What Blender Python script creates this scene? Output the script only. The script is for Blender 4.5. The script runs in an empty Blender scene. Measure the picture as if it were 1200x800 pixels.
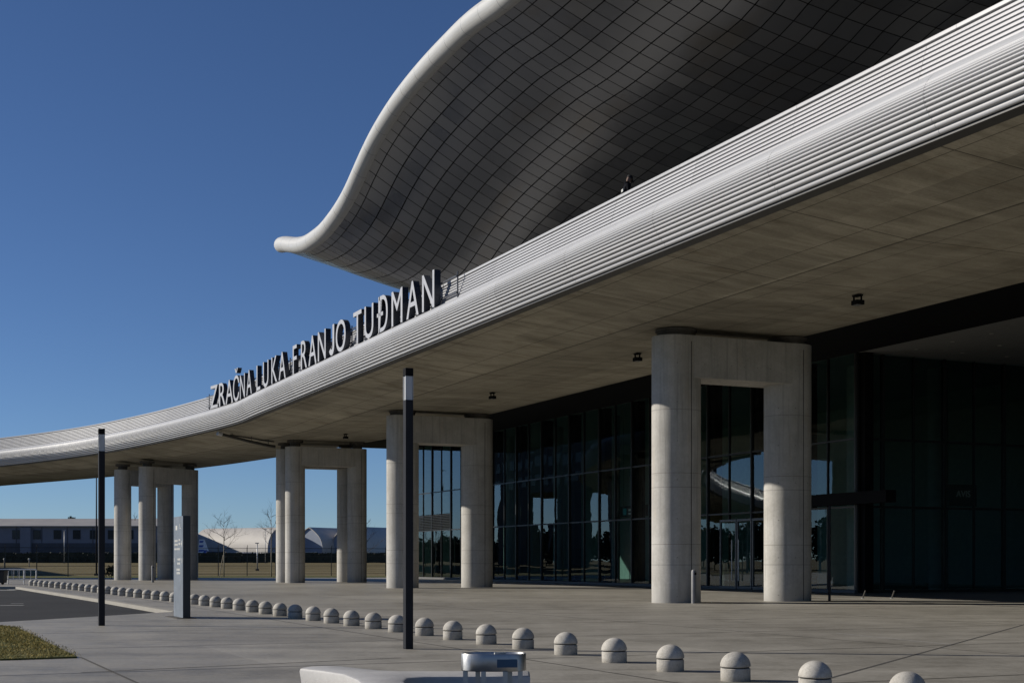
import bpy, math, random
from mathutils import Vector, Matrix, noise
R = math.radians
C = bpy.context.scene.collection
sc = bpy.context.scene

# ------------------------------------------------------------------ frame of the place
F_PX, HOR, CAMH = 1600.0, 657.0, 1.65
TH = math.atan(720.0 / F_PX)
S_, C_ = math.sin(TH), math.cos(TH)
UDIR = Vector((-S_, C_, 0)); VDIR = Vector((C_, S_, 0))
def P(u, v, h=0.0):
    """road coordinates (u along the viaduct, v towards the terminal) to world; h is height above ground"""
    return Vector((-u * S_ + v * C_, u * C_ + v * S_, h))
def gp(x, y, z=0.0):
    """ground point from survey of the photograph"""
    d = (CAMH - z) * F_PX / (y - HOR)
    return ((x - 600.0) / F_PX * d, d)
ROT_ROAD = math.atan2(C_, -S_)      # heading of +u

# ------------------------------------------------------------------ node helpers
class NB:
    def __init__(s, name):
        s.m = bpy.data.materials.new(name); s.m.use_nodes = True
        s.t = s.m.node_tree; s.t.nodes.clear()
        s.out = s.n('ShaderNodeOutputMaterial')
    def n(s, typ, **kw):
        nd = s.t.nodes.new(typ)
        for k, v in kw.items():
            setattr(nd, k, v)
        return nd
    def l(s, a, b): s.t.links.new(a, b)
    def setin(s, sock, v):
        if isinstance(v, bpy.types.NodeSocket): s.l(v, sock)
        else: sock.default_value = v
    def math(s, op, a, b=0.0, c=0.0, clamp=False):
        nd = s.n('ShaderNodeMath', operation=op, use_clamp=clamp)
        s.setin(nd.inputs[0], a); s.setin(nd.inputs[1], b); s.setin(nd.inputs[2], c)
        return nd.outputs[0]
    def mixc(s, fac, a, b, blend='MIX'):
        nd = s.n('ShaderNodeMix', data_type='RGBA', blend_type=blend)
        s.setin(nd.inputs[0], fac)
        for i, v in ((6, a), (7, b)):
            if isinstance(v, bpy.types.NodeSocket): s.l(v, nd.inputs[i])
            else: nd.inputs[i].default_value = (v[0], v[1], v[2], 1)
        return nd.outputs[2]
    def ramp(s, fac, stops):
        nd = s.n('ShaderNodeValToRGB'); e = nd.color_ramp.elements
        while len(e) < len(stops): e.new(0.5)
        for el, (p, c) in zip(e, stops):
            el.position = p
            el.color = (c, c, c, 1) if isinstance(c, (int, float)) else (c[0], c[1], c[2], 1)
        s.l(fac, nd.inputs[0]); return nd.outputs[0]
    def noise(s, vec, scale, detail=4, rough=.55, dist=0.0):
        nd = s.n('ShaderNodeTexNoise'); nd.inputs['Scale'].default_value = scale
        nd.inputs['Detail'].default_value = detail; nd.inputs['Roughness'].default_value = rough
        nd.inputs['Distortion'].default_value = dist
        if vec is not None: s.l(vec, nd.inputs['Vector'])
        return nd.outputs['Fac']
    def coord(s, which='Object'):
        return s.n('ShaderNodeTexCoord').outputs[which]
    def mapping(s, vec, loc=(0, 0, 0), rot=(0, 0, 0), scale=(1, 1, 1)):
        nd = s.n('ShaderNodeMapping'); s.l(vec, nd.inputs[0])
        nd.inputs[1].default_value = loc; nd.inputs[2].default_value = rot; nd.inputs[3].default_value = scale
        return nd.outputs[0]
    def sep(s, vec):
        nd = s.n('ShaderNodeSeparateXYZ'); s.l(vec, nd.inputs[0]); return nd.outputs
    def comb(s, x, y, z=0.0):
        nd = s.n('ShaderNodeCombineXYZ')
        s.setin(nd.inputs[0], x); s.setin(nd.inputs[1], y); s.setin(nd.inputs[2], z); return nd.outputs[0]
    def line(s, x, period, width, offset=0.0):
        """1 on thin lines repeating every period of x"""
        a = s.math('ADD', x, offset)
        a = s.math('DIVIDE', a, period)
        a = s.math('FRACT', a)
        a = s.math('SUBTRACT', a, .5); a = s.math('ABSOLUTE', a)
        return s.math('GREATER_THAN', a, .5 - .5 * width / period)
    def bump(s, h, strength=.2, dist=.02):
        nd = s.n('ShaderNodeBump'); nd.inputs['Strength'].default_value = strength
        nd.inputs['Distance'].default_value = dist; s.l(h, nd.inputs['Height']); return nd.outputs[0]
    def principled(s, col, rough=.6, metal=0.0, normal=None, spec=.5):
        b = s.n('ShaderNodeBsdfPrincipled')
        if isinstance(col, bpy.types.NodeSocket): s.l(col, b.inputs['Base Color'])
        else: b.inputs['Base Color'].default_value = (col[0], col[1], col[2], 1)
        s.setin(b.inputs['Roughness'], rough); s.setin(b.inputs['Metallic'], metal)
        s.setin(b.inputs['Specular IOR Level'], spec)
        if normal is not None: s.l(normal, b.inputs['Normal'])
        s.l(b.outputs[0], s.out.inputs[0]); return b

def simple(name, col, rough=.55, metal=0.0, var=.12, scale=3.0, spec=.5, emit=0.0):
    b = NB(name); c = b.coord()
    f = b.noise(c, scale, 5, .6)
    f2 = b.ramp(f, [(.3, 1 - var), (.7, 1 + var)])
    colr = b.mixc(1.0, col, f2, 'MULTIPLY')
    rr = b.math('MULTIPLY_ADD', f, .2, rough - .1)
    p = b.principled(colr, rr, metal, spec=spec)
    if emit:
        p.inputs['Emission Color'].default_value = (*col, 1); p.inputs['Emission Strength'].default_value = emit
    return b.m

# ------------------------------------------------------------------ materials
def m_concrete(name, base, dark, joints=None, rough=.75, streak=True):
    b = NB(name); c = b.coord()
    n1 = b.noise(c, .7, 6, .62); n2 = b.noise(c, 9, 5, .7)
    f = b.math('MULTIPLY_ADD', n2, .35, b.math('MULTIPLY', n1, .65))
    col = b.mixc(b.ramp(f, [(.32, 0), (.68, 1)]), dark, base)
    if streak:
        st = b.noise(b.mapping(c, scale=(2.2, 2.2, .12)), 2.0, 5, .65)
        col = b.mixc(b.ramp(st, [(.50, 0), (.70, .6)]), col, [x * .5 for x in base])
        z = b.sep(c)[2]
        ln = b.line(z, 3.05, .035, 1.55)
        col = b.mixc(b.math('MULTIPLY', ln, .55), col, [x * .4 for x in base])
        st2 = b.noise(b.mapping(c, loc=(7, 3, 1), scale=(1.1, 1.1, .25)), 1.3, 4, .6)
        col = b.mixc(b.ramp(st2, [(.6, 0), (.8, .35)]), col, (base[0] * 1.05, base[1] * .86, base[2] * .6))
        cx_, cy_, cz_ = b.sep(c)
        fy = b.math('SUBTRACT', b.math('FRACT', b.math('DIVIDE', b.math('ADD', cy_, 20.15), .62)), .5)
        fz = b.math('SUBTRACT', b.math('FRACT', b.math('DIVIDE', b.math('ADD', cz_, .5), 1.525)), .5)
        dd = b.math('SQRT', b.math('ADD', b.math('POWER', b.math('MULTIPLY', fy, .62), 2.0), b.math('POWER', b.math('MULTIPLY', fz, 1.525), 2.0)))
        col = b.mixc(b.math('MULTIPLY', b.math('LESS_THAN', dd, .022), .7), col, [x * .3 for x in base])
        drip = b.noise(b.mapping(c, loc=(2, 9, 4), scale=(5.5, 5.5, .10)), 1.6, 4, .6)
        col = b.mixc(b.math('MULTIPLY', b.ramp(drip, [(.58, 0), (.70, .6)]), b.ramp(b.math('DIVIDE', cz_, 11.0), [(.25, .15), (.85, 1)])), col, [x * .42 for x in base])
        bz = b.math('MULTIPLY', b.ramp(b.math('DIVIDE', cz_, 1.2), [(0, .8), (.5, 0)]), b.ramp(n2, [(.35, .3), (.65, 1)]))
        col = b.mixc(bz, col, [x * .55 for x in base])
        pits = b.noise(c, 38, 2, .5)
        col = b.mixc(b.ramp(pits, [(.68, 0), (.74, .6)]), col, [x * .45 for x in base])
    b.principled(col, rough, 0, b.bump(n2, .25, .02), spec=.3)
    return b.m

M = {}
M['pier'] = m_concrete('pier_concrete', (.56, .545, .515), (.36, .345, .315))
def m_bollard():
    b = NB('bollard_concrete'); c = b.coord(); oi = b.n('ShaderNodeObjectInfo')
    off = b.n('ShaderNodeVectorMath', operation='ADD'); b.l(c, off.inputs[0]); b.l(b.comb(b.math('MULTIPLY', oi.outputs['Random'], 37.0), b.math('MULTIPLY', oi.outputs['Random'], 91.0)), off.inputs[1])
    v = off.outputs[0]
    n1 = b.noise(v, 6, 6, .7); n2 = b.noise(v, 45, 4, .7)
    col = b.ramp(b.math('ADD', b.math('MULTIPLY', n1, .6), b.math('MULTIPLY', n2, .4)), [(.36, (.33, .31, .275)), (.52, (.47, .445, .40)), (.66, (.56, .535, .485))])
    col = b.mixc(1.0, col, b.ramp(oi.outputs['Random'], [(0, .86), (1, 1.06)]), 'MULTIPLY')
    z = b.sep(c)[2]
    dirt = b.math('MULTIPLY', b.ramp(z, [(0, 1), (.09, 0)]), b.ramp(n1, [(.4, .2), (.6, .9)]))
    col = b.mixc(b.math('MULTIPLY', dirt, .6), col, (.14, .125, .10))
    pit = b.noise(v, 70, 2, .5)
    col = b.mixc(b.ramp(pit, [(.66, 0), (.72, .7)]), col, (.13, .12, .10))
    b.principled(col, .8, 0, b.bump(n2, .3, .01), spec=.25); return b.m
M['bollard'] = m_bollard()
M['bench'] = m_concrete('bench_terrazzo', (.52, .51, .50), (.40, .39, .38), streak=False, rough=.5)
M['kerb'] = m_concrete('kerb_stone', (.36, .34, .30), (.27, .255, .225), streak=False)
M['kerb_pale'] = m_concrete('walkway_concrete', (.47, .46, .45), (.38, .37, .36), streak=False)
M['pourjoint'] = simple('pour_joint_mortar', (.21, .195, .165), .85)
M['pourjoint_dark'] = simple('joint_filler', (.07, .066, .06), .9)
M['backing'] = simple('fence_backing_grey', (.13, .132, .14), .6)
M['groove'] = simple('groove_dark', (.03, .03, .03), .8)
M['bearing'] = m_concrete('bearing_concrete', (.13, .12, .105), (.07, .065, .06))

# deck soffit: uses UV (s along, w across)
def m_soffit():
    b = NB('soffit_concrete'); uv = b.coord('UV'); x, y, _ = b.sep(uv)
    wob = b.noise(b.mapping(uv, scale=(.3, .3, 1)), 1.0, 3)
    st = b.noise(b.mapping(uv, scale=(1.3, .26, 1)), 1.2, 4, .6, .5)
    st2 = b.noise(b.mapping(uv, loc=(3, 9, 0), scale=(.4, .22, 1)), 1.1, 6, .65, .9)
    n1 = b.noise(uv, .35, 5, .65)
    fine = b.noise(uv, 11, 4, .7)
    f = b.math('ADD', b.math('MULTIPLY', st, .4), b.math('ADD', b.math('MULTIPLY', st2, .35), b.math('MULTIPLY', n1, .25)))
    col = b.ramp(f, [(.32, (.20, .18, .14)), (.5, (.42, .39, .315)), (.68, (.62, .58, .48))])
    col = b.mixc(b.ramp(fine, [(.4, 0), (.75, .25)]), col, (.10, .09, .07))
    # leaching stains, brown
    ls = b.noise(b.mapping(uv, loc=(1, 4, 0), scale=(.5, .22, 1)), .8, 5, .7, 1.2)
    col = b.mixc(b.ramp(ls, [(.56, 0), (.72, .55)]), col, (.18, .14, .085))
    wl = b.noise(b.mapping(uv, loc=(11, 2, 0), scale=(2.6, .07, 1)), 1.0, 3, .5)
    col = b.mixc(b.ramp(wl, [(.70, 0), (.78, .55)]), col, (.42, .40, .36))
    # formwork joints: across every 6 m, along at some offsets
    j = b.math('MAXIMUM', b.line(x, 6.2, .05, 1.0), b.line(b.math('ADD', y, b.math('MULTIPLY', wob, .05)), 2.45, .035, .4))
    kk = b.math('LESS_THAN', b.math('ABSOLUTE', b.math('SUBTRACT', y, 5.97)), .045)
    j = b.math('MAXIMUM', j, kk)
    col = b.mixc(b.math('MULTIPLY', j, .75), col, (.05, .045, .035))
    pn = b.n('ShaderNodeTexWhiteNoise', noise_dimensions='2D'); b.l(b.comb(b.math('FLOOR', b.math('DIVIDE', b.math('ADD', x, 4.1), 6.2)), b.math('FLOOR', b.math('DIVIDE', b.math('ADD', y, 1.6), 2.45))), pn.inputs['Vector'])
    col = b.mixc(1.0, col, b.ramp(pn.outputs[0], [(0, .82), (1, 1.12)]), 'MULTIPLY')
    col = b.mixc(b.math('MULTIPLY', b.math('GREATER_THAN', y, 5.97), .22), col, (.16, .15, .125))  # inner soffit past the kink tinted darker, its shade put into the colour
    bd = b.line(x, .31, .02)
    col = b.mixc(b.math('MULTIPLY', bd, .18), col, (.06, .055, .045))
    b.principled(col, .8, 0, b.bump(b.math('ADD', st, fine), .3, .02), spec=.2)
    return b.m
M['soffit'] = m_soffit()

def m_clad(name, base, seam=6.0):
    b = NB(name); uv = b.coord('UV'); x, y, _ = b.sep(uv)
    n = b.noise(b.mapping(uv, scale=(.08, 2.0, 1)), 2.0, 5, .6)
    n2 = b.noise(b.mapping(uv, scale=(1.5, .6, 1)), 2.0, 5, .7)
    col = b.mixc(b.ramp(n, [(.3, 0), (.7, 1)]), [v * .88 for v in base], base)
    pan = b.n('ShaderNodeTexWhiteNoise', noise_dimensions='1D')
    b.l(b.math('FLOOR', b.math('DIVIDE', x, seam)), pan.inputs['W'])
    col = b.mixc(1.0, col, b.ramp(pan.outputs[0], [(0, .93), (1, 1.03)]), 'MULTIPLY')
    col = b.mixc(b.ramp(n2, [(.6, 0), (.85, .35)]), col, [v * .7 for v in base])
    sm = b.line(x, seam, .025)
    col = b.mixc(b.math('MULTIPLY', sm, .55), col, (.06, .06, .07))
    b.principled(col, b.math('MULTIPLY_ADD', n2, .2, .32), .0, None, spec=.5)
    return b.m
M['clad'] = m_clad('ribbed_white_metal', (.49, .495, .51))
M['slat'] = m_clad('slat_white_metal', (.45, .455, .475), 5.0)
M['lip'] = simple('lip_dark_metal', (.05, .05, .05), .5)
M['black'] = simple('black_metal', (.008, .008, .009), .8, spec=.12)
M['asphalt_deck'] = simple('deck_asphalt', (.085, .085, .088), .85)

def m_roof():
    b = NB('roof_soffit_panels'); uv = b.coord('UV'); x, y, _ = b.sep(uv)
    px, py = .98, 1.02
    cell = b.comb(b.math('FLOOR', b.math('DIVIDE', x, px)), b.math('FLOOR', b.math('DIVIDE', y, py)))
    wn = b.n('ShaderNodeTexWhiteNoise', noise_dimensions='2D'); b.l(cell, wn.inputs['Vector'])
    band = b.n('ShaderNodeTexWhiteNoise', noise_dimensions='1D'); b.l(b.math('FLOOR', b.math('DIVIDE', y, py)), band.inputs['W'])
    big = b.noise(b.mapping(uv, scale=(.09, .13, 1)), 1.0, 3)
    f = b.math('ADD', b.math('MULTIPLY', wn.outputs[0], .35), b.math('MULTIPLY', big, .65))
    col = b.ramp(f, [(.2, (.21, .217, .232)), (.5, (.265, .27, .283)), (.8, (.33, .333, .338))])
    warm = b.noise(b.mapping(uv, loc=(5, 2, 0), scale=(.12, .3, 1)), 1.0, 3)
    col = b.mixc(b.ramp(warm, [(.58, 0), (.74, .5)]), col, (.22, .185, .14))
    j1 = b.line(y, py, .06, 0)
    j2 = b.line(x, px, .055, 0)
    j = b.math('MAXIMUM', j1, b.math('MULTIPLY', j2, .9))
    col = b.mixc(j, col, (.006, .006, .006))
    rough = b.math('ADD', .24, b.math('MULTIPLY', wn.outputs[0], .10))
    rough = b.math('MAXIMUM', rough, b.math('MULTIPLY', j, .9))
    h = b.math('ADD', b.math('MULTIPLY', j, -1.0), b.math('MULTIPLY', b.noise(uv, .9, 2), .25))
    p = b.principled(col, rough, .55, b.bump(h, .2, .02), spec=.5)
    return b.m
M['roof'] = m_roof()

def m_tube():
    b = NB('roof_edge_metal'); uv = b.coord('UV'); x, y, _ = b.sep(uv)
    n = b.noise(b.mapping(uv, scale=(.5, 1.5, 1)), 1.5, 5)
    col = b.mixc(b.ramp(n, [(.3, 0), (.7, 1)]), (.50, .50, .49), (.58, .58, .57))
    sm = b.line(x, 2.05, .035)
    col = b.mixc(b.math('MULTIPLY', sm, .6), col, (.12, .12, .13))
    b.principled(col, .45, 0)
    return b.m
M['tube'] = m_tube()
M['rooftop'] = simple('roof_top_metal', (.5, .5, .5), .5)

def m_plaza():
    b = NB('plaza_concrete'); c = b.coord()
    r = b.mapping(c, rot=(0, 0, -(ROT_ROAD)))      # x along road, y across
    x, y, _ = b.sep(r)
    n1 = b.noise(c, .11, 6, .6); n2 = b.noise(c, .9, 8, .75); n3 = b.noise(c, 9, 8, .8)
    sw = b.noise(b.mapping(c, rot=(0, 0, .15), scale=(.10, .9, 1)), 1.0, 6, .65, .5)
    f = b.math('ADD', b.math('MULTIPLY', n1, .28), b.math('ADD', b.math('MULTIPLY', n2, .27), b.math('ADD', b.math('MULTIPLY', sw, .2), b.math('MULTIPLY', n3, .25))))
    col = b.ramp(f, [(.40, (.165, .153, .130)), (.5, (.28, .263, .230)), (.60, (.385, .363, .32))])
    spk = b.noise(c, 60, 3, .6)
    col = b.mixc(b.ramp(spk, [(.62, 0), (.74, .3)]), col, (.12, .11, .10))
    stn = b.noise(b.mapping(c, loc=(3, 8, 0), scale=(.35, .8, 1)), .8, 4, .55, .8)
    col = b.mixc(b.ramp(stn, [(.62, 0), (.76, .4)]), col, (.12, .112, .10))
    pale = b.noise(b.mapping(c, loc=(13, 1, 0), scale=(.09, 1.1, 1)), 1.3, 4, .6)
    col = b.mixc(b.ramp(pale, [(.62, 0), (.8, .35)]), col, (.44, .42, .38))
    wob = b.math('MULTIPLY', b.noise(c, .5, 2), .08)
    j = b.math('MAXIMUM', b.line(b.math('ADD', x, wob), 5.9, .09, 2.6), b.line(b.math('ADD', y, wob), 8.4, .06, 1.2))
    tr = b.noise(b.mapping(c, loc=(2, 5, 0), rot=(0, 0, .3), scale=(.05, 1.6, 1)), 1.6, 5, .6, 1.0)
    col = b.mixc(b.ramp(tr, [(.60, 0), (.72, .4)]), col, (.13, .12, .105))
    slab = b.n('ShaderNodeTexWhiteNoise', noise_dimensions='2D'); b.l(b.comb(b.math('FLOOR', b.math('DIVIDE', b.math('ADD', x, 2.6 + 5.9), 11.8)), b.math('FLOOR', b.math('DIVIDE', b.math('ADD', y, 1.2 + 4.2), 8.4))), slab.inputs['Vector'])
    col = b.mixc(1.0, col, b.ramp(slab.outputs[0], [(0, .90), (1, 1.07)]), 'MULTIPLY')
    col = b.mixc(b.math('MULTIPLY', j, .85), col, (.03, .028, .025))
    rough = b.math('ADD', .30, b.math('MULTIPLY', n2, .45))
    h = b.math('ADD', n3, b.math('MULTIPLY', sw, .6))
    b.principled(col, rough, 0, b.bump(h, .14, .01), spec=.26)
    return b.m
M['plaza'] = m_plaza()

def m_asphalt():
    b = NB('asphalt'); c = b.coord()
    n1 = b.noise(c, .25, 5, .6); n2 = b.noise(c, 40, 3, .7)
    f = b.math('ADD', b.math('MULTIPLY', n1, .6), b.math('MULTIPLY', n2, .4))
    col = b.ramp(f, [(.35, (.014, .014, .015)), (.65, (.032, .032, .032))])
    b.principled(col, .85, 0, b.bump(n2, .4, .01), spec=.25)
    return b.m
M['asphalt'] = m_asphalt()
M['marking'] = simple('road_paint', (.30, .30, .29), .8, 0, .2, 6)

def m_field():
    b = NB('dry_grass_field'); c = b.coord()
    n1 = b.noise(b.mapping(c, scale=(.02, .12, 1)), 1.0, 6, .65); n2 = b.noise(c, 1.2, 6, .75)
    f = b.math('ADD', b.math('MULTIPLY', n1, .55), b.math('MULTIPLY', n2, .45))
    col = b.ramp(f, [(.34, (.075, .062, .028)), (.5, (.15, .122, .06)), (.66, (.22, .18, .10))])
    b.principled(col, .95, 0, b.bump(n2, .6, .05), spec=.1)
    return b.m
M['field'] = m_field()
def m_verge():
    b = NB('green_grass_verge'); c = b.coord()
    n2 = b.noise(c, 1.2, 6, .75)
    col = b.ramp(n2, [(.34, (.06, .07, .022)), (.5, (.11, .11, .04)), (.66, (.17, .15, .07))])
    b.principled(col, .95, 0, b.bump(n2, .6, .05), spec=.1)
    return b.m
M['verge'] = m_verge()
def m_blade():
    b = NB('grass_blades'); c = b.coord()
    n2 = b.noise(c, 1.3, 4, .7); n3 = b.noise(c, 25, 2, .7)
    f = b.math('ADD', b.math('MULTIPLY', n2, .6), b.math('MULTIPLY', n3, .4))
    col = b.ramp(f, [(.35, (.13, .12, .025)), (.5, (.30, .235, .075)), (.65, (.46, .36, .15))])
    b.principled(col, .9, 0, spec=.15)
    return b.m
M['blade'] = m_blade()

def m_glass(name, tint, ior=1.55, wave=.004, rough=.0):
    b = NB(name); c = b.coord()
    n = b.noise(c, .55, 2, .5)
    bp = b.n('ShaderNodeBump'); bp.inputs['Strength'].default_value = 1.0; bp.inputs['Distance'].default_value = wave
    b.l(n, bp.inputs['Height'])
    fr = b.n('ShaderNodeFresnel'); fr.inputs['IOR'].default_value = ior
    fac = b.math('MULTIPLY_ADD', fr.outputs[0], 1.25, .03, clamp=True)
    tr = b.n('ShaderNodeBsdfTransparent'); tr.inputs[0].default_value = (*tint, 1)
    gl = b.n('ShaderNodeBsdfGlossy'); gl.inputs['Roughness'].default_value = rough
    gl.inputs[0].default_value = (.86, .93, .95, 1); b.l(bp.outputs[0], gl.inputs['Normal'])
    mx = b.n('ShaderNodeMixShader'); b.l(fac, mx.inputs[0]); b.l(tr.outputs[0], mx.inputs[1]); b.l(gl.outputs[0], mx.inputs[2])
    b.l(mx.outputs[0], b.out.inputs[0])
    return b.m
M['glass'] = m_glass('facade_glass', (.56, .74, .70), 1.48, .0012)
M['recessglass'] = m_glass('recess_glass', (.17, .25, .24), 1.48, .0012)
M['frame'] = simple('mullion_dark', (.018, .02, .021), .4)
M['doorframe'] = simple('door_aluminium', (.13, .14, .15), .35, .6)
M['steel'] = simple('brushed_steel', (.42, .42, .42), .42, 1.0, .12, 12)
M['ceil'] = simple('recess_ceiling', (.26, .265, .26), .7)
M['interior_wall'] = simple('interior_dark', (.34, .43, .40), .8)
M['interior_floor'] = simple('interior_floor', (.16, .16, .15), .4)
M['interior_col'] = simple('interior_column', (.45, .50, .48), .7)
M['signdark'] = simple('dark_sign', (.02, .022, .025), .4)
M['signwhite'] = simple('sign_lettering', (.75, .75, .75), .5, emit=.03)
M['teal'] = simple('teal_mark', (.02, .3, .35), .5, emit=.03)
M['lamp'] = simple('lampost_paint', (.024, .025, .03), .6, spec=.12)
def m_diff():
    b = NB('lamp_diffuser'); c = b.coord(); x, y, z = b.sep(c)
    p = b.principled((.85, .86, .88), .25, 0, spec=.5)
    p.inputs['Transmission Weight'].default_value = .35; p.inputs['Roughness'].default_value = .5
    return b.m
M['diff'] = m_diff()
M['totem'] = simple('totem_grey', (.165, .19, .225), .45)
M['totem_dark'] = simple('totem_edge', (.02, .022, .026), .4)
M['letterface'] = simple('letter_face', (.44, .445, .465), .4, 0, .06)
M['letterside'] = simple('letter_side', (.035, .04, .055), .45)
M['pipe'] = simple('pipe_dark', (.05, .048, .045), .6)
M['pipe_cap'] = simple('pipe_galv', (.55, .56, .58), .5)
M['galv'] = simple('galvanised', (.42, .43, .44), .45, .5)
M['railwhite'] = simple('rail_white', (.75, .75, .75), .5)
M['fencewire'] = simple('fence_post_dark', (.03, .032, .033), .6)
M['bark'] = simple('bark', (.10, .085, .07), .9, 0, .3, 6)
M['barkpale'] = simple('pale_bark', (.30, .27, .22), .9, 0, .3, 6)
M['twig'] = simple('twigs', (.075, .06, .052), .9, 0, .3, 6)
M['hedge'] = simple('hedge_leaves', (.026, .032, .022), .9, 0, .5, 2)
M['needle'] = simple('conifer_leaves', (.035, .045, .03), .9, 0, .5, 2)
M['bwall'] = simple('warehouse_wall', (.17, .19, .24), .7, 0, .1, .4)
M['bband'] = simple('warehouse_doors', (.055, .065, .085), .6, 0, .2, .4)
M['bwin'] = simple('warehouse_window', (.02, .024, .03), .2)
M['broof'] = simple('warehouse_roof', (.33, .31, .29), .6, 0, .1, .3)
M['hangroof'] = simple('hangar_roof', (.50, .47, .43), .6, 0, .12, .3)
M['hangwall'] = simple('hangar_gable', (.26, .30, .38), .6, 0, .1, .3)
M['hangbase'] = simple('hangar_lower_wall', (.5, .5, .5), .6, 0, .1, .3)
M['planewhite'] = simple('aircraft_white', (.75, .76, .78), .3)
M['planeblue'] = simple('aircraft_blue', (.02, .08, .35), .3)
M['plinth'] = simple('plinth_stone', (.10, .10, .10), .6)
M['postgrey'] = simple('post_grey', (.20, .20, .205), .5, .2)
M['office'] = simple('office_cladding', (.07, .075, .075), .7)
M['red'] = simple('red_paint', (.5, .03, .02), .4)
M['jacket'] = simple('navy_jacket', (.004, .0045, .008), .9, spec=.1)
M['skin'] = simple('skin', (.16, .10, .075), .7)
M['cap'] = simple('black_cap', (.006, .006, .008), .8)
M['patch'] = simple('white_patch', (.5, .5, .48), .7)
M['stickerblue'] = simple('sticker_blue', (.02, .07, .14), .4)
M['bag'] = simple('dark_box', (.02, .02, .022), .6)
M['lightlens'] = simple('light_lens', (.25, .25, .25), .2)

# ------------------------------------------------------------------ mesh builder
class MB:
    def __init__(s): s.v = []; s.f = []; s.uv = []; s.mi = []
    def face(s, idx, uv=None, mi=0):
        s.f.append(tuple(idx)); s.uv.append(uv); s.mi.append(mi)
    def add(s, pts): 
        k = len(s.v); s.v.extend([tuple(p) for p in pts]); return k
    def box(s, c, d, rz=0.0, mi=0):
        hx, hy, hz = d[0] / 2, d[1] / 2, d[2] / 2; cr, sr = math.cos(rz), math.sin(rz)
        pts = []
        for z in (-hz, hz):
            for x, y in ((-hx, -hy), (hx, -hy), (hx, hy), (-hx, hy)):
                pts.append((c[0] + x * cr - y * sr, c[1] + x * sr + y * cr, c[2] + z))
        k = s.add(pts)
        for q in ((3, 2, 1, 0), (4, 5, 6, 7), (0, 1, 5, 4), (1, 2, 6, 5), (2, 3, 7, 6), (3, 0, 4, 7)):
            s.face([k + i for i in q], mi=mi)
        return s
    def prism(s, poly, z0, z1, mi=0, taper=None):
        n = len(poly); b = taper or poly
        k = s.add([(p[0], p[1], z0) for p in b] + [(p[0], p[1], z1) for p in poly])
        s.face([k + i for i in reversed(range(n))], mi=mi); s.face([k + n + i for i in range(n)], mi=mi)
        for i in range(n):
            j = (i + 1) % n; s.face((k + i, k + j, k + n + j, k + n + i), mi=mi)
        return s
    def tube(s, pts, rad, n=8, caps=True, mi=0, uv=False):
        pts = [Vector(p) for p in pts]
        if not isinstance(rad, (list, tuple)): rad = [rad] * len(pts)
        prev = None; rings = []; L = 0
        for i, p in enumerate(pts):
            a = pts[max(0, i - 1)]; b = pts[min(len(pts) - 1, i + 1)]
            t = (b - a).normalized()
            if prev is None:
                up = Vector((0, 0, 1)) if abs(t.z) < .9 else Vector((1, 0, 0))
                x = t.cross(up).normalized()
            else:
                x = (prev - t * prev.dot(t)).normalized()
            prev = x; y = t.cross(x)
            if i: L += (pts[i] - pts[i - 1]).length
            k = s.add([p + (x * math.cos(2 * math.pi * q / n) + y * math.sin(2 * math.pi * q / n)) * rad[i] for q in range(n)])
            rings.append((k, L))
        for (k0, l0), (k1, l1) in zip(rings, rings[1:]):
            for q in range(n):
                w = (q + 1) % n
                s.face((k0 + q, k0 + w, k1 + w, k1 + q), [(l0, q), (l0, q + 1), (l1, q + 1), (l1, q)] if uv else None, mi)
        if caps:
            s.face([rings[0][0] + q for q in reversed(range(n))], mi=mi); s.face([rings[-1][0] + q for q in range(n)], mi=mi)
        return s
    def lathe(s, prof, n=24, c=(0, 0, 0), mi=0):
        k0 = None; rings = []
        for r, z in prof:
            if r < 1e-6: rings.append((s.add([(c[0], c[1], c[2] + z)]), 1))
            else: rings.append((s.add([(c[0] + r * math.cos(2 * math.pi * q / n), c[1] + r * math.sin(2 * math.pi * q / n), c[2] + z) for q in range(n)]), n))
        for (a, na), (b, nb) in zip(rings, rings[1:]):
            for q in range(n):
                w = (q + 1) % n
                if na == 1 and nb == 1: continue
                if na == 1: s.face((a, b + w, b + q), mi=mi)
                elif nb == 1: s.face((a + q, a + w, b), mi=mi)
                else: s.face((a + q, a + w, b + w, b + q), mi=mi)
        return s
    def build(s, name, mats, parent=None, smooth=False, world=False, angle=None, bevel=0.0):
        me = bpy.data.meshes.new(name)
        off = Vector((0, 0, 0))
        if world and parent is not None:
            off = wloc(parent)
        me.from_pydata([(p[0] - off[0], p[1] - off[1], p[2] - off[2]) for p in s.v], [], s.f)
        if any(u is not None for u in s.uv):
            lay = me.uv_layers.new(name='UVMap'); li = 0
            for f, u in zip(s.f, s.uv):
                for q in range(len(f)):
                    lay.data[li].uv = u[q] if u else (0, 0); li += 1
        if not isinstance(mats, (list, tuple)): mats = [mats]
        for m in mats: me.materials.append(m)
        if len(mats) > 1: me.polygons.foreach_set('material_index', s.mi)
        if smooth: me.polygons.foreach_set('use_smooth', [True] * len(s.f))
        me.update()
        if smooth and angle: me.set_sharp_from_angle(angle=R(angle))
        o = bpy.data.objects.new(name, me); C.objects.link(o)
        if parent is not None: o.parent = parent
        if bevel:
            md = o.modifiers.new('Bevel', 'BEVEL'); md.width = bevel; md.segments = 2; md.limit_method = 'ANGLE'
        return o
def wloc(o):
    p = Vector(o.location)
    while o.parent: o = o.parent; p = p + Vector(o.location)
    return p
def tag(o, label=None, cat=None, group=None, kind=None):
    if label: o['label'] = label
    if cat: o['category'] = cat
    if group: o['group'] = group
    if kind: o['kind'] = kind
    return o
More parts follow.
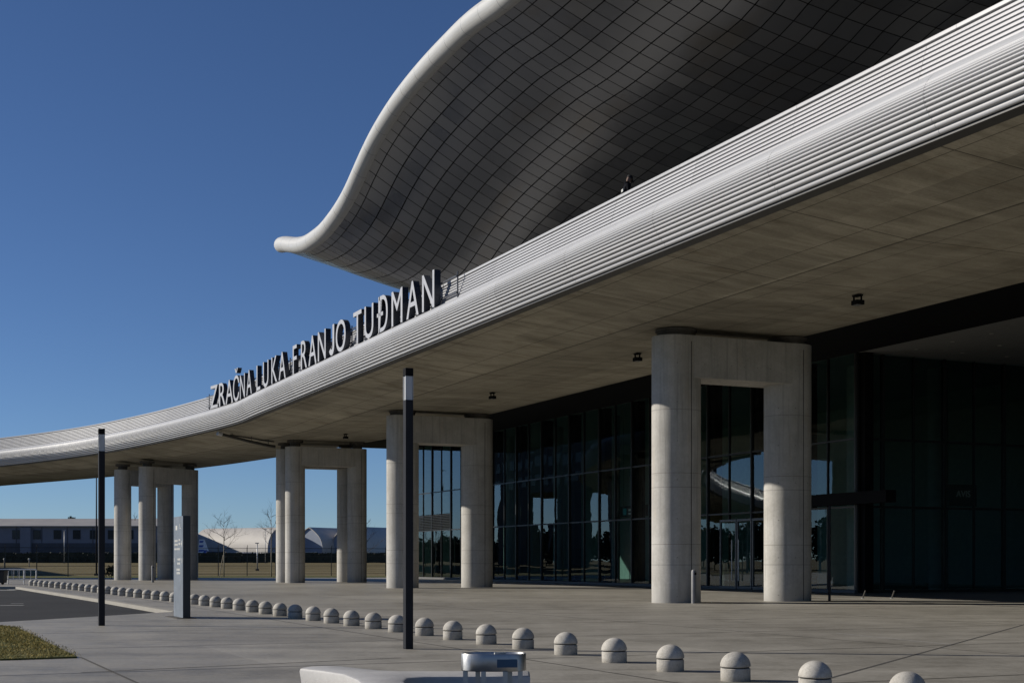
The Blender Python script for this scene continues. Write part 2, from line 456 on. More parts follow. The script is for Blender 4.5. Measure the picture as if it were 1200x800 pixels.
def thing(name, label, cat, loc=(0, 0, 0), rz=0.0, group=None):
    o = bpy.data.objects.new(name, None); C.objects.link(o)
    o.location = loc; o.rotation_euler = (0, 0, rz); o.empty_display_size = .2
    return tag(o, label, cat, group)
def dup(root, loc, rz=None, label=None, group=None, scale=None):
    def cp(o, par):
        c = o.copy(); C.objects.link(c); c.parent = par
        for ch in list(o.children):
            if ch is not c: cp(ch, c)
        return c
    kids = list(root.children)
    r = root.copy(); C.objects.link(r); r.location = loc
    if rz is not None: r.rotation_euler = (0, 0, rz)
    if scale: r.scale = scale
    for ch in kids: cp(ch, r)
    if label: r['label'] = label
    if group: r['group'] = group
    return r

# ------------------------------------------------------------------ viaduct alignment
PATH = []
def build_path():
    pts = [P(u, 21.2) for u in range(-30, 96, 5)]
    pts = [(p.x, p.y, 0.0) for p in pts]
    pts += [(-26.3, 105.2, -.12), (-30.9, 110.3, -.36), (-37.3, 116.2, -.7), (-45.4, 121.2, -1.1), (-56, 126, -1.6), (-70, 131, -2.3), (-95, 137, -3.5)]
    out = []
    for i in range(len(pts) - 1):
        p0 = Vector(pts[max(i - 1, 0)]); p1 = Vector(pts[i]); p2 = Vector(pts[i + 1]); p3 = Vector(pts[min(i + 2, len(pts) - 1)])
        n = 2 if i < 22 else 8
        for k in range(n):
            t = k / n
            out.append(.5 * ((2 * p1) + (p2 - p0) * t + (2 * p0 - 5 * p1 + 4 * p2 - p3) * t * t + (3 * p1 - p0 - 3 * p2 + p3) * t ** 3))
    out.append(Vector(pts[-1]))
    # relax
    for _ in range(12):
        q = [Vector(o) for o in out]
        for i in range(1, len(out) - 1):
            if i > 42: out[i] = q[i] * .5 + (q[i - 1] + q[i + 1]) * .25
    L = 0; res = []
    for i, p in enumerate(out):
        if i: L += (out[i] - out[i - 1]).length
        a = out[max(i - 1, 0)]; b = out[min(i + 1, len(out) - 1)]
        t = Vector((b.x - a.x, b.y - a.y)).normalized()
        res.append((p.x, p.y, p.z, t.y, -t.x, L))
    return res
PATH = build_path()
def sweep(mb, sec, close=False, mi=0, i0=0, i1=None):
    """sec: (w, h) with h relative to the eye level used in the survey; h+CAMH is height above ground"""
    path = PATH[i0:i1]
    n = len(sec); ar = [0]
    for a, b in zip(sec, sec[1:]): ar.append(ar[-1] + math.hypot(b[0] - a[0], b[1] - a[1]))
    ks = []
    for (x, y, dz, nx, ny, L) in path:
        ks.append(mb.add([(x + nx * w, y + ny * w, h + CAMH + dz) for w, h in sec]))
    for i in range(len(path) - 1):
        L0, L1 = path[i][5], path[i + 1][5]
        for q in range(n - 1):
            mb.face((ks[i] + q, ks[i] + q + 1, ks[i + 1] + q + 1, ks[i + 1] + q),
                    [(L0, ar[q]), (L0, ar[q + 1]), (L1, ar[q + 1]), (L1, ar[q])], mi)
        if close:
            mb.face((ks[i] + n - 1, ks[i], ks[i + 1], ks[i + 1] + n - 1), [(L0, 0), (L0, 1), (L1, 1), (L1, 0)], mi)
    if close:
        mb.face([ks[0] + q for q in reversed(range(n))], [(0, 0)] * n, mi); mb.face([ks[-1] + q for q in range(n)], [(0, 0)] * n, mi)
    return mb
def path_at(L):
    for a, b in zip(PATH, PATH[1:]):
        if a[5] <= L <= b[5]:
            t = (L - a[5]) / (b[5] - a[5]); return [a[k] + (b[k] - a[k]) * t for k in range(6)]
    return PATH[-1]

via = thing('road_viaduct', 'curved raised concrete roadway with white ribbed edge running past the glass terminal', 'viaduct', P(60, 27, 0))
# concrete deck
H_K = 9.2
deck = MB(); sweep(deck, [(.62, 11.0), (.62, 9.63), (5.2, H_K), (12.7, H_K), (12.7, 10.9), (8, 11.05)], True)
deck.build('deck', [M['soffit']], via, world=True)
rd = MB(); sweep(rd, [(3.4, 11.10), (9.2, 11.10)]); rd.build('roadway', M['asphalt_deck'], via, world=True)
wk = MB(); sweep(wk, [(.82, 10.9), (.82, 11.2), (3.4, 11.2), (3.4, 10.9)], True); wk.build('walkway', M['kerb_pale'], via, world=True)
wk = MB(); sweep(wk, [(9.2, 10.9), (9.2, 11.2), (12.68, 11.2), (12.68, 10.9)], True); wk.build('walkway', M['kerb_pale'], via, world=True)
# ribbed cladding: belly
def bell(t):
    w = .18 * (1 - t) - .50 * 4 * t * (1 - t) * (.55 + .45 * t)
    return (w, 9.57 + 1.36 * t)
prof = []
NR = 14
tt = [0.0]
for i in range(NR): tt.append(tt[-1] + 1.0 - .045 * i)
tt = [t / tt[-1] * .90 for t in tt]
for i in range(NR):
    a, b = tt[i], tt[i + 1]
    for q in range(7):
        f = q / 7.0; t = a + (b - a) * f
        w, h = bell(t); w2, h2 = bell(t + .002)
        tx, ty = w2 - w, h2 - h; l = math.hypot(tx, ty); nx, ny = -ty / l, tx / l
        if f < .72: amp = .036 * math.sqrt(max(0, 1 - ((f - .36) / .36) ** 2)) + .0
        else: amp = -.03
        amp *= (1.0 if i < 7 else max(.12, 1.0 - (i - 6) * .15))
        prof.append((w + nx * amp, h + ny * amp))
for t in (.90, .93, .96, .985, 1.0): prof.append(bell(t))
prof += [(.05, 10.965), (.12, 10.985), (.30, 11.0), (.30, 10.85)]
cl = MB(); sweep(cl, prof); cl.build('ribbed_cladding', M['clad'], via, smooth=True, world=True, angle=55)
lip = MB(); sweep(lip, [(.20, 9.56), (.20, 9.50), (.72, 9.535), (.72, 9.62), (.24, 9.60)], True)
lip.build('edge_lip', M['lip'], via, world=True)
# upper slatted fence
NS = 8
fm = MB(); 
for i in range(NS):
    f0 = i / NS; f1 = (i + .72) / NS
    w0, h0 = .36 + .30 * f0, 10.99 + 1.02 * f0; w1, h1 = .36 + .30 * f1, 10.99 + 1.02 * f1
    sweep(fm, [(w0 + .05, h0), (w0 - .012, h0 + .012), (w1 - .03, h1 - .02), (w1 - .012, h1), (w1 + .05, h1)])
fm.build('slat_fence', M['slat'], via, world=True)
bk = MB(); sweep(bk, [(.43, 10.9), (.74, 12.0), (.80, 12.0), (.80, 10.9)], True); bk.build('fence_backing', M['backing'], via, world=True)
tp = MB(); sweep(tp, [(.60, 12.02), (.60, 12.10), (.64, 12.13), (.82, 12.13), (.85, 12.10), (.85, 12.02)], True); tp.build('handrail_cap', M['clad'], via, world=True)

# ------------------------------------------------------------------ piers
def stadium(r, L, n=12, cx=0, cy=0):
    """long axis = local y"""
    pts = []
    for i in range(n + 1):
        a = math.pi + math.pi * i / n; pts.append((cx + r * math.cos(a), cy - L / 2 + r * math.sin(a)))
    for i in range(n + 1):
        a = math.pi * i / n; pts.append((cx + r * math.cos(a), cy + L / 2 + r * math.sin(a)))
    return pts
def make_pier(name, label, group, top, SEP=4.95, r=.83, L=.32, cap=.32):
    """local x = along road (+u), local y = -v ; origin between the two columns"""
    t = thing(name, label, 'pier', group=group)
    beam_b = top - 1.98; beam_t = top - cap
    for sgn in (1, -1):
        m = MB(); m.prism(stadium(r, L, 16, 0, sgn * SEP / 2), -.05, beam_t)
        col = m.build('column', M['pier'], t, smooth=True, angle=40)
        for sx in (-1, 1):
            g = MB(); g.box((sx * (r + .001), sgn * SEP / 2 - L / 2 - .02, beam_t / 2 - .1), (.014, .025, beam_t - .3))
            g.build('formwork_joint', M['groove'], col)
        for hh in (2.3, 5.1):
            rg = MB(); rg.prism(stadium(r + .003, L, 16, 0, sgn * SEP / 2), hh, hh + .016)
            rg.build('pour_joint', M['pourjoint'], col)
        m = MB(); m.lathe([(0, beam_t), (r * .93, beam_t), (r * .93, top - .12), (r, top - .12), (r, top - .03), (0, top - .03)] if cap < .4 else [(0, beam_t), (r * .62, beam_t), (r * .62, top - .22), (r * .95, top - .22), (r * .95, top - .03), (0, top - .03)], 28, (0, sgn * (SEP / 2), 0))
        m.build('bearing_cap', M['bearing'], t, smooth=True, angle=40)
    b = MB(); b.box((0, 0, (beam_b + beam_t) / 2), (2 * r - .01, SEP - .7, beam_t - beam_b))
    b.build('crossbeam', M['pier'], t, bevel=.02)
    return t
TOPH = H_K + CAMH
GRP = 'concrete portal piers under the viaduct'
def set_at(o, p, rz, sz=1.0): o.location = (p[0], p[1], 0); o.rotation_euler = (0, 0, rz); o.scale = (1, 1, sz)
pier0 = make_pier('viaduct_pier', 'largest concrete portal pier in front of the glass entrance doors', GRP, TOPH, 5.35, .83, .34)
set_at(pier0, P(46.9, 30.95), ROT_ROAD)
pier1 = make_pier('viaduct_pier', 'concrete portal pier standing behind the taller black lamp post', GRP, TOPH, 4.95, .83, .34)
set_at(pier1, P(79.2, 30.75), ROT_ROAD)
pier2 = make_pier('viaduct_pier', 'front portal of the paired concrete piers where the drain pipe ends', GRP, TOPH, 4.9, .64, .22, .56)
set_at(pier2, P(101.2, 29.95), ROT_ROAD)
p = P(103.95, 29.95); dup(pier2, (p.x, p.y, 0), ROT_ROAD, 'rear portal of the paired piers beside the drain pipe, mostly hidden by its twin')
tdir = Vector((-.84, .55, 0)).normalized(); ndir = Vector((tdir.y, -tdir.x, 0))
rz4 = math.atan2(tdir.y, tdir.x)
p4 = Vector((-31.25, 117.0, 0)) + ndir * 2.45
dup(pier2, (p4.x, p4.y, 0), rz4, 'front portal of the farthest pier pair, behind the grey sign totem', scale=(1, 1, (TOPH - .62) / TOPH))
p5 = p4 + tdir * 3.1
dup(pier2, (p5.x, p5.y, 0), rz4, 'rear portal of the farthest pier pair, right of the left lamp post', scale=(1, 1, (TOPH - .78) / TOPH))

# drain pipe from the lip to the pier
dp = thing('drain_pipe', 'dark drain pipe hung under the viaduct running to a pier', 'pipe', P(100.6, 26.5, 9))
L100 = 130.5
def vp(uu, w, h):
    a = path_at(uu + 30); return (a[0] + a[3] * w, a[1] + a[4] * w, h + CAMH + a[2])
mm = MB(); mm.tube([vp(99.5, .9, 9.32), vp(100.2, 3.5, 8.95), vp(100.6, 5.2, 8.75), vp(100.9, 5.9, 8.72)], .11, 10); mm.build('pipe', M['pipe'], dp, world=True, smooth=True, angle=50)
mm = MB(); mm.tube([vp(100.6, 2.2, 9.40), vp(101.0, 5.0, 9.16), vp(101.0, 5.9, 9.1)], .05, 8); mm.build('branch_pipe', M['pipe'], dp, world=True)
mm = MB(); mm.tube([vp(99.45, .75, 9.34), vp(99.52, 1.1, 9.29)], .16, 10); mm.build('end_cap', M['pipe_cap'], dp, world=True)
for w, h in ((2.2, 9.13), (3.8, 8.92), (5.2, 8.75)):
    mm = MB(); mm.tube([vp(100 + w * .1, w, h), vp(100 + w * .1, w, h + .45)], .025, 6); mm.build('hanger', M['pipe'], dp, world=True)

# floodlights under the deck
def floodlight(label):
    t = thing('floodlight', label, 'light', group='floodlights under the viaduct')
    m = MB(); m.box((0, 0, -.04), (.34, .22, .05)); m.build('mount', M['black'], t, bevel=.006)
    for sx in (-.2, .2):
        m = MB(); m.box((sx, 0, -.16), (.03, .06, .24)); m.build('bracket', M['black'], t)
    m = MB(); m.prism([(-.18, -.16), (.18, -.16), (.16, .16), (-.16, .16)], -.36, -.2); m.build('lamp_body', M['black'], t, bevel=.015)
    m = MB(); m.box((0, 0, -.362), (.30, .24, .006)); m.build('lens', M['lightlens'], t)
    return t
fl0 = floodlight('small black floodlight on the soffit above the dark recess')
def on_soffit(x, y):
    d = H_K * F_PX / (HOR - y); return ((x - 600) / F_PX * d, d, H_K + CAMH - .004)
fl0.location = on_soffit(1005, 345); fl0.rotation_euler = (0, 0, ROT_ROAD)
for (x, y, lb) in ((747, 413.5, 'small black floodlight on the soffit left of the largest pier'),
                   (577, 459.5, 'small black floodlight on the soffit above the pier behind the lamp post'),
                   (405, 508, 'small black floodlight on the soffit above the paired piers')):
    dup(fl0, on_soffit(x, y), None, lb)

# ------------------------------------------------------------------ letters along the parapet
XS = [253, 262, 271, 279, 286.5, 294.5, None, 305, 314, 323.5, 333.5, None, 348, 358.5, 369, 380, 393, 402.5, None, 422, 435.5, 452, 468.5, 487, 505.5]
TEXT = 'ZRAČNA LUKA FRANJO TUĐMAN'
def glyph(ch, depth, bold=0.0):
    cu = bpy.data.curves.new('glyph', 'FONT'); cu.body = ch; cu.size = 1.0; cu.extrude = depth / 2; cu.resolution_u = 6; cu.offset = bold
    cu.align_x = 'CENTER'
    o = bpy.data.objects.new('glyph', cu); C.objects.link(o)
    bpy.context.view_layer.update()
    me = bpy.data.meshes.new_from_object(o.evaluated_get(bpy.context.evaluated_depsgraph_get()))
    bpy.data.objects.remove(o); bpy.data.curves.remove(cu)
    return me
def text_mesh(txt, depth, capH, sx=1.0, bold=0.0):
    me = glyph(txt, 0.1, bold)
    ref = glyph('N', 0.1, bold); h = max(v.co.y for v in ref.vertices); bpy.data.meshes.remove(ref)
    k = capH / h
    for v in me.vertices: v.co = Vector((v.co.x * k * sx, v.co.y * k, v.co.z * (depth / .1)))
    return me
def j_mesh(depth, capH):
    st = .19 * capH; r = .30 * capH; w = .0
    outer = [(r * .6, capH), (r * .6, r)] + [(r * .6 - r + r * math.cos(a), r + r * math.sin(a)) for a in [-math.pi * .85 * i / 10 for i in range(1, 11)]]
    ri = r - st
    inner = [(r * .6 - r + ri * math.cos(a), r + ri * math.sin(a)) for a in [-math.pi * .85 * i / 10 for i in range(10, 0, -1)]] + [(r * .6 - st, r), (r * .6 - st, capH)]
    no = len(outer); m = MB()
    pts = outer + inner; n = len(pts)
    k = m.add([(x, y, -depth / 2) for x, y in pts] + [(x, y, depth / 2) for x, y in pts])
    for i in range(n):
        j = (i + 1) % n; m.face((k + j, k + i, k + n + i, k + n + j))
    for i in range(no - 1):
        a, b, c_, d = i, i + 1, n - 2 - i, n - 1 - i
        m.face((k + n + d, k + n + c_, k + n + b, k + n + a)); m.face((k + a, k + b, k + c_, k + d))
    me = bpy.data.meshes.new('letter'); me.from_pydata(m.v, [], m.f); me.update(); return me
sgn = thing('parapet_sign', 'row of large grey standing letters along the ribbed viaduct edge', 'sign', P(77, 21.3, 12.6))
LH, LD = 1.62, .30
for ch, xs in zip(TEXT, XS):
    if ch == ' ': continue
    a = min((path_at(75 + i * .05) for i in range(1400)), key=lambda q: abs(600 + F_PX * (q[0] + q[3] * .14) / (q[1] + q[4] * .14) - xs))
    me = j_mesh(LD, LH) if ch == 'J' else text_mesh(ch, LD, LH, 1.0, 0.0)
    xv = Vector((a[4], -a[3], 0)); zv = Vector((-a[3], -a[4], 0))     # reading direction (-u), outward (-v)
    org = Vector((a[0] + a[3] * .14, a[1] + a[4] * .14, CAMH + 11.0 + a[2])) - wloc(sgn)
    for v in me.vertices:
        c = v.co; v.co = org + xv * c.x + Vector((0, 0, c.y)) + zv * c.z
    me.materials.clear(); me.materials.append(M['letterface']); me.materials.append(M['letterside'])
    for p in me.polygons: p.material_index = 0 if abs(p.normal.dot(zv)) > .9 else 1
    o = bpy.data.objects.new('letter', me); C.objects.link(o); o.parent = sgn
rail = MB(); 
def sweep_range(sec, u0, u1, mb):
    L0, L1 = u0 + 30, u1 + 30; st = [path_at(L0 + (L1 - L0) * i / 30) for i in range(31)]
    ks = [mb.add([(a[0] + a[3] * w, a[1] + a[4] * w, h + CAMH + a[2]) for w, h in sec]) for a in st]; n = len(sec)
    for i in range(30):
        for q in range(n): mb.face((ks[i] + q, ks[i] + (q + 1) % n, ks[i + 1] + (q + 1) % n, ks[i + 1] + q))
sweep_range([(.30, 11.3), (.34, 11.3), (.34, 11.36), (.30, 11.36)], 53.5, 100.5, rail)
sweep_range([(.30, 12.0), (.34, 12.0), (.34, 12.06), (.30, 12.06)], 53.5, 100.5, rail)
for i in range(20):
    a = path_at(30 + 53.5 + i * 2.45)
    rail.box((a[0] + a[3] * .36, a[1] + a[4] * .36, CAMH + 11.6 + a[2]), (.05, .05, 1.25), ROT_ROAD)
rail.build('support_frame', M['letterside'], sgn, world=True)

# ------------------------------------------------------------------ canopy roof
VE = 24.0
TUBE = [(331, 285), (348, 288), (361, 286), (382, 271), (400.6, 247), (414, 224), (423, 202), (440, 165), (455, 140), (470, 117.5), (490, 92.5), (510, 70), (535, 45), (552, 27.5), (577, 10), (590, 2)]
EU = []
for x, y in TUBE:
    d = F_PX * VE / (C_ * (x + 120)); EU.append((d / C_ - VE * S_ / C_, (HOR - y) * d / F_PX))
EU.sort()
def interp(tab, u):
    if u <= tab[0][0]: return tab[0][1]
    if u >= tab[-1][0]: return tab[-1][1]
    for (a, fa), (b, fb) in zip(tab, tab[1:]):
        if a <= u <= b: return fa + (fb - fa) * (u - a) / (b - a)
u_lo, h_lo = EU[0]
ext = [(-30, h_lo + 5), (0, h_lo + 3.2), (25, h_lo + 1.7), (45, h_lo + .6), (u_lo - 9, h_lo + .0)]
ETAB = ext + EU
def E(u):
    s = 0; ws = 0
    for k in range(-6, 7):
        w = math.exp(-(k / 3.0) ** 2); s += w * interp(ETAB, min(u + k * .45, EU[-1][0])); ws += w
    return s / ws
KT = [(-30, .10), (20, .15), (40, .27), (50, .38), (58, .52), (66, .61), (74, .61), (80, .50), (86, .34), (92.5, .20)]
def K(u):
    s = 0; ws = 0
    for k in range(-4, 5):
        w = math.exp(-(k / 2.0) ** 2); s += w * interp(KT, u + k * 2); ws += w
    return s / ws
U_END = EU[-1][0] + .2
def drop(u, d):
    return K(u) * 9.0 * math.atan(d / 9.0)
def roofH(u, d):
    return E(u) - .45 * min(1, max(0, (U_END - u) / 1.5) + .6) - drop(u, d)
can = thing('canopy_roof', 'huge wavy terminal roof with dark panelled underside and pale rounded rim', 'roof', P(60, 40, 20))
# panels: one flat facet each, so that every panel mirrors its own piece of the road below
us = [U_END]
while us[-1] > -30:
    du = .04; u = us[-1]; acc = 0
    while acc < .98: acc += math.hypot(du, E(u) - E(u - du)); u -= du
    us.append(u)
us = us[::-1]
ds = [0.0, .55] + [.55 + .93 * i for i in range(1, 38)]
sf = MB(); ks = []
for u in us: ks.append(sf.add([P(u, VE + d, roofH(u, d) + CAMH) for d in ds]))
for i in range(len(us) - 1):
    for q in range(len(ds) - 1):
        x0, x1, y0, y1 = i * .98, (i + 1) * .98, q * 1.02, (q + 1) * 1.02
        sf.face((ks[i] + q, ks[i] + q + 1, ks[i + 1] + q + 1, ks[i + 1] + q), [(x0, y0), (x0, y1), (x1, y1), (x1, y0)])
sf.build('soffit', M['roof'], can, world=True)
tb = MB(); pts = []
for i in range(161):
    u = -30 + (U_END + 30) * i / 160; pts.append(P(u, VE, E(u) + CAMH))
tip = P(U_END, VE, E(U_END) + CAMH)
rad = [.53] * len(pts)
for k in range(1, 6):
    a = k / 5 * math.pi / 2; pts.append(tip + UDIR * (.5 * math.sin(a))); rad.append(max(.53 * math.cos(a), .02))
tb.tube(pts, rad, 20, uv=True); tb.build('rim', M['tube'], can, smooth=True, world=True)
up = MB(); ks = []
us2 = us[::2] + ([us[-1]] if (len(us) - 1) % 2 else [])
ds2 = [0.2, 3, 8, 15, 24, 35.35]
for u in us2: ks.append(up.add([P(u, VE + d, max(E(u) + .45 - d * .0 - drop(u, d) * .8, roofH(u, d) + .35) + CAMH) for d in ds2]))
for i in range(len(us2) - 1):
    for q in range(len(ds2) - 1):
        up.face((ks[i] + q, ks[i + 1] + q, ks[i + 1] + q + 1, ks[i] + q + 1))
up.build('roof_covering', M['rooftop'], can, smooth=True, world=True)
ee = MB(); 
prevk = None
for d in [0.0 + 1.0 * i for i in range(36)]:
    h = roofH(U_END, d); k = ee.add([P(U_END + .02, VE + d, h + CAMH - .05), P(U_END + .14, VE + d, h + CAMH - .02), P(U_END + .14, VE + d, h + CAMH + .42), P(U_END + .02, VE + d, h + CAMH + .42)])
    if prevk is not None:
        for q in range(4): ee.face((prevk + q, prevk + (q + 1) % 4, k + (q + 1) % 4, k + q))
    prevk = k
ee.build('end_trim', M['tube'], can, world=True)

# ------------------------------------------------------------------ terminal building
VG = 45.0; UC = 56.8; GT = 10.7 + CAMH; T1 = 6.3 + CAMH; T0 = 2.8 + CAMH
U_FAR = 126.0
term = thing('terminal_building', 'dark glass terminal hall under the viaduct with tall mullioned windows', 'building', P(90, VG, 0))
def rbox(mb, u0, u1, v0, v1, z0, z1, mi=0):
    c = P((u0 + u1) / 2, (v0 + v1) / 2, (z0 + z1) / 2); mb.box(c, (abs(u1 - u0), abs(v1 - v0), z1 - z0), ROT_ROAD, mi); return mb
def quad_uv(mb, a, b, c, d): 
    k = mb.add([a, b, c, d]); mb.face((k, k + 1, k + 2, k + 3))
PL = .16   # plinth
def bay(u0, u1, louver=False):
    um = (u0 + u1) / 2
    w = MB()
    rng = random.Random(int(u0 * 10))
    for a, b in ((u0, um), (um, u1)):
        for z0, z1 in ((PL, T0), (T0, T1), (T1, GT)):
            if louver and z0 == T0: z0 = T0 + 1.45
            j = [rng.uniform(-.006, .006) for _ in range(4)]
            q = P(a + .03, VG + j[0], z0 + .03), P(b - .03, VG + j[1], z0 + .03), P(b - .03, VG + j[2], z1 - .03), P(a + .03, VG + j[3], z1 - .03)
            quad_uv(w, q[1], q[0], q[3], q[2])
    win = w.build('window', M['glass'], term, world=True)
    f = MB()
    rbox(f, u0 - .05, u0 + .05, VG - .10, VG + .16, PL, GT)
    rbox(f, um - .03, um + .03, VG - .07, VG + .10, PL, GT)
    for z in (T0, T1): rbox(f, u0 + .05, u1 - .05, VG - .05, VG + .08, z - .05, z + .05)
    f.build('frame', M['frame'], win, world=True)
    fi = MB(); rbox(fi, u0 - .42, u0 + .42, VG + .2, VG + .75, .03, GT); fi.build('fin', M['black'], win, world=True)
    if louver:
        lv = MB()
        for i in range(9):
            z = T0 + .12 + i * .15
            k = lv.add([P(u0 + .06, VG + .05, z + .1), P(u1 - .06, VG + .05, z + .1), P(u1 - .06, VG - .09, z), P(u0 + .06, VG - .09, z), P(u0 + .06, VG + .05, z + .125), P(u1 - .06, VG + .05, z + .125), P(u1 - .06, VG - .09, z + .025), P(u0 + .06, VG - .09, z + .025)])
            for q in ((0, 1, 2, 3), (7, 6, 5, 4), (3, 2, 6, 7), (0, 3, 7, 4), (1, 5, 6, 2), (0, 4, 5, 1)): lv.face([k + i2 for i2 in q])
        lv.build('louvre', M['frame'], win, world=True)
    return win
BW = 4.7
nb = int((U_FAR - UC) / BW)
for i in range(nb):
    u0 = UC + i * BW
    bay(u0, u0 + BW, louver=(u0 > 110))
U_FAR = UC + nb * BW
m = MB(); rbox(m, UC, U_FAR, VG - .12, VG + .1, -.02, PL); m.build('plinth', M['plinth'], term, world=True)
# recess return wall: u = UC, v from VG to VG+24
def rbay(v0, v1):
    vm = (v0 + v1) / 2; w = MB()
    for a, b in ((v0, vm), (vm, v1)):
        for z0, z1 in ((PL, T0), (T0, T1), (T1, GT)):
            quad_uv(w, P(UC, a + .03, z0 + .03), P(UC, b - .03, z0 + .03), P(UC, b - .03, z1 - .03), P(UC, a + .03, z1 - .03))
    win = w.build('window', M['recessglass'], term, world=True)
    f = MB(); rbox(f, UC - .12, UC + .12, v0 - .06, v0 + .06, PL, GT); rbox(f, UC - .06, UC + .1, vm - .03, vm + .03, PL, GT)
    for z in (T0, T1): rbox(f, UC - .05, UC + .08, v0 + .06, v1 - .06, z - .06, z + .06)
    f.build('frame', M['frame'], win, world=True)
def v_on(x, uu):
    k = (x - 600) / F_PX; return uu * (k * C_ + S_) / (C_ - k * S_)
vb = [VG, v_on(1034, UC), v_on(1106, UC), v_on(1176, UC)]
vb += [vb[-1] + 4.7, vb[-1] + 9.4]
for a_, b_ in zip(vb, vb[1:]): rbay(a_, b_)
m = MB(); rbox(m, UC - .1, UC + .08, VG + .1, VG + 23.5, -.02, PL); m.build('plinth', M['frame'], term, world=True)
# ceilings
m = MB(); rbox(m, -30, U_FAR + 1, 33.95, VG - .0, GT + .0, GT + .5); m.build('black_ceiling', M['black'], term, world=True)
m = MB(); rbox(m, -30, UC, VG + .004, 70, GT + .01, GT + .5)
ce = m.build('recess_ceiling', M['ceil'], term, world=True)
for iu in range(9):
    for iv in range(4):
        c = P(UC - 2.2 - iu * 2.6, VG + 2.0 + iv * 3.0, GT - .012); m = MB(); m.lathe([(0, 0), (.11, 0), (.11, .02), (0, .02)], 12, c)
        m.build('downlight', M['patch'], ce, world=True)
# interior shell
m = MB(); rbox(m, UC + .3, U_FAR, VG + .3, 69, -.02, .02); m.build('interior_floor', M['interior_floor'], term, world=True)
for a in ((UC + .3, U_FAR, VG + 16, VG + 16.3), (U_FAR - .3, U_FAR, VG + .2, VG + 16)):
    m = MB(); rbox(m, *a, .02, GT + .4); m.build('interior_wall', M['interior_wall'], term, world=True)
m = MB(); rbox(m, UC + .15, U_FAR, VG + .17, 69, GT + .02, GT + .4); m.build('interior_ceiling', M['interior_wall'], term, world=True)
m = MB(); rbox(m, -30, UC - .2, VG + 23.6, VG + 24, 0, GT); m.build('recess_back_wall', M['interior_wall'], term, world=True)
for i in range(7):
    c = P(UC + 4.0 + i * 9.4, VG + 3.2, 0)
    m = MB(); m.lathe([(.55, .02), (.55, GT)], 20, c); m.build('interior_column', M['interior_col'], term, world=True, smooth=True)
c = P(UC + 3.0, VG + 8.0, 0); m = MB(); m.lathe([(.55, .02), (.55, GT)], 20, c); m.build('interior_column', M['interior_col'], term, world=True, smooth=True)
# upper hall wall, under the canopy, behind the upper road
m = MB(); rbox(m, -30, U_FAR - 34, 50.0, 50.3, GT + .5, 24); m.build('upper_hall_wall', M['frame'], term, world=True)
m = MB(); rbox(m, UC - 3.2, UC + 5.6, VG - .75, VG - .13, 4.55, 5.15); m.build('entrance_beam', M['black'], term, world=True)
# entrance doors behind the big pier (x about 845..905)
def u_at(x, v=VG): 
    d = F_PX * v / (C_ * (x + 120)); return d / C_ - v * S_ / C_
for (xa, xb) in ((847, 866), (867, 884), (885, 905)):
    ua, ub = u_at(xb), u_at(xa)
    door = MB()
    for (p, q) in ((ua, ua + .09), (ub - .09, ub)): rbox(door, p, q, VG - .22, VG - .11, .02, 4.1)
    rbox(door, ua + .09, ub - .09, VG - .22, VG - .11, 3.97, 4.1); rbox(door, ua + .09, ub - .09, VG - .22, VG - .11, .02, .18)
    d = door.build('door', M['doorframe'], term, world=True)
    pn = MB(); quad_uv(pn, P(ub - .09, VG - .16, .18), P(ua + .09, VG - .16, .18), P(ua + .09, VG - .16, 3.97), P(ub - .09, VG - .16, 3.97)); pn.build('pane', M['glass'], d, world=True)
    if xa != 885:
        h = MB(); h.tube([P(ua + .3 if xa == 847 else ub - .3, VG - .30, .5), P(ua + .3 if xa == 847 else ub - .3, VG - .30, 2.9)], .03, 8)
        for z in (.6, 2.8):
            q = ua + .3 if xa == 847 else ub - .3; h.tube([P(q, VG - .30, z), P(q, VG - .2, z)], .02, 6)
        h.build('handle', M['steel'], d, world=True)
# interior hanging sign & car hire sign
hs = thing('hanging_sign', 'dark hanging sign with small pale marks behind the glass left of the largest pier', 'sign', P(u_at(743), VG + 1.2, 4.9))
ua, ub = u_at(759, VG + 1.2), u_at(728, VG + 1.2)
m = MB(); rbox(m, ua, ub, VG + 1.12, VG + 1.25, 4.7, 5.45); m.build('panel', M['signdark'], hs, world=True)
m = MB(); rbox(m, ub - .9, ub - .45, VG + 1.105, VG + 1.118, 4.85, 5.3); m.build('teal_symbol', M['teal'], hs, world=True)
m = MB(); rbox(m, ub - 2.0, ub - 1.2, VG + 1.105, VG + 1.118, 5.1, 5.24); rbox(m, ub - 1.8, ub - 1.2, VG + 1.105, VG + 1.118, 4.86, 4.98); m.build('lettering', M['signwhite'], hs, world=True)
for q in (ua + .4, ub - .4):
    m = MB(); m.tube([P(q, VG + 1.18, 5.45), P(q, VG + 1.18, GT + .02)], .015, 6); m.build('hanger', M['black'], hs, world=True)
av = thing('car_hire_sign', 'dark interior sign lettered AVIS in faint white behind the recess glass', 'sign', P(UC + 4, VG + 8, 4))
def v_on(x, uu):
    k = (x - 600) / F_PX
    # -u s + v c = k (u c + v s)
    return uu * (k * C_ + S_) / (C_ - k * S_)
uu = UC + 2.2; vv = v_on(1129, uu)
m = MB(); rbox(m, uu + .05, uu + .2, vv - 1.0, vv + 1.0, 4.7, 5.9); m.build('panel', M['signdark'], av, world=True)
me = text_mesh('AVIS', .04, .35)
xv = VDIR; zv = -UDIR; dist = (P(uu, vv)).y
zz = CAMH + (HOR - 582) * dist / F_PX
for v in me.vertices: v.co = P(uu, vv, zz) - wloc(av) + xv * v.co.x + Vector((0, 0, v.co.y)) + zv * v.co.z
me.materials.clear(); me.materials.append(M['signwhite']); o = bpy.data.objects.new('lettering', me); C.objects.link(o); o.parent = av
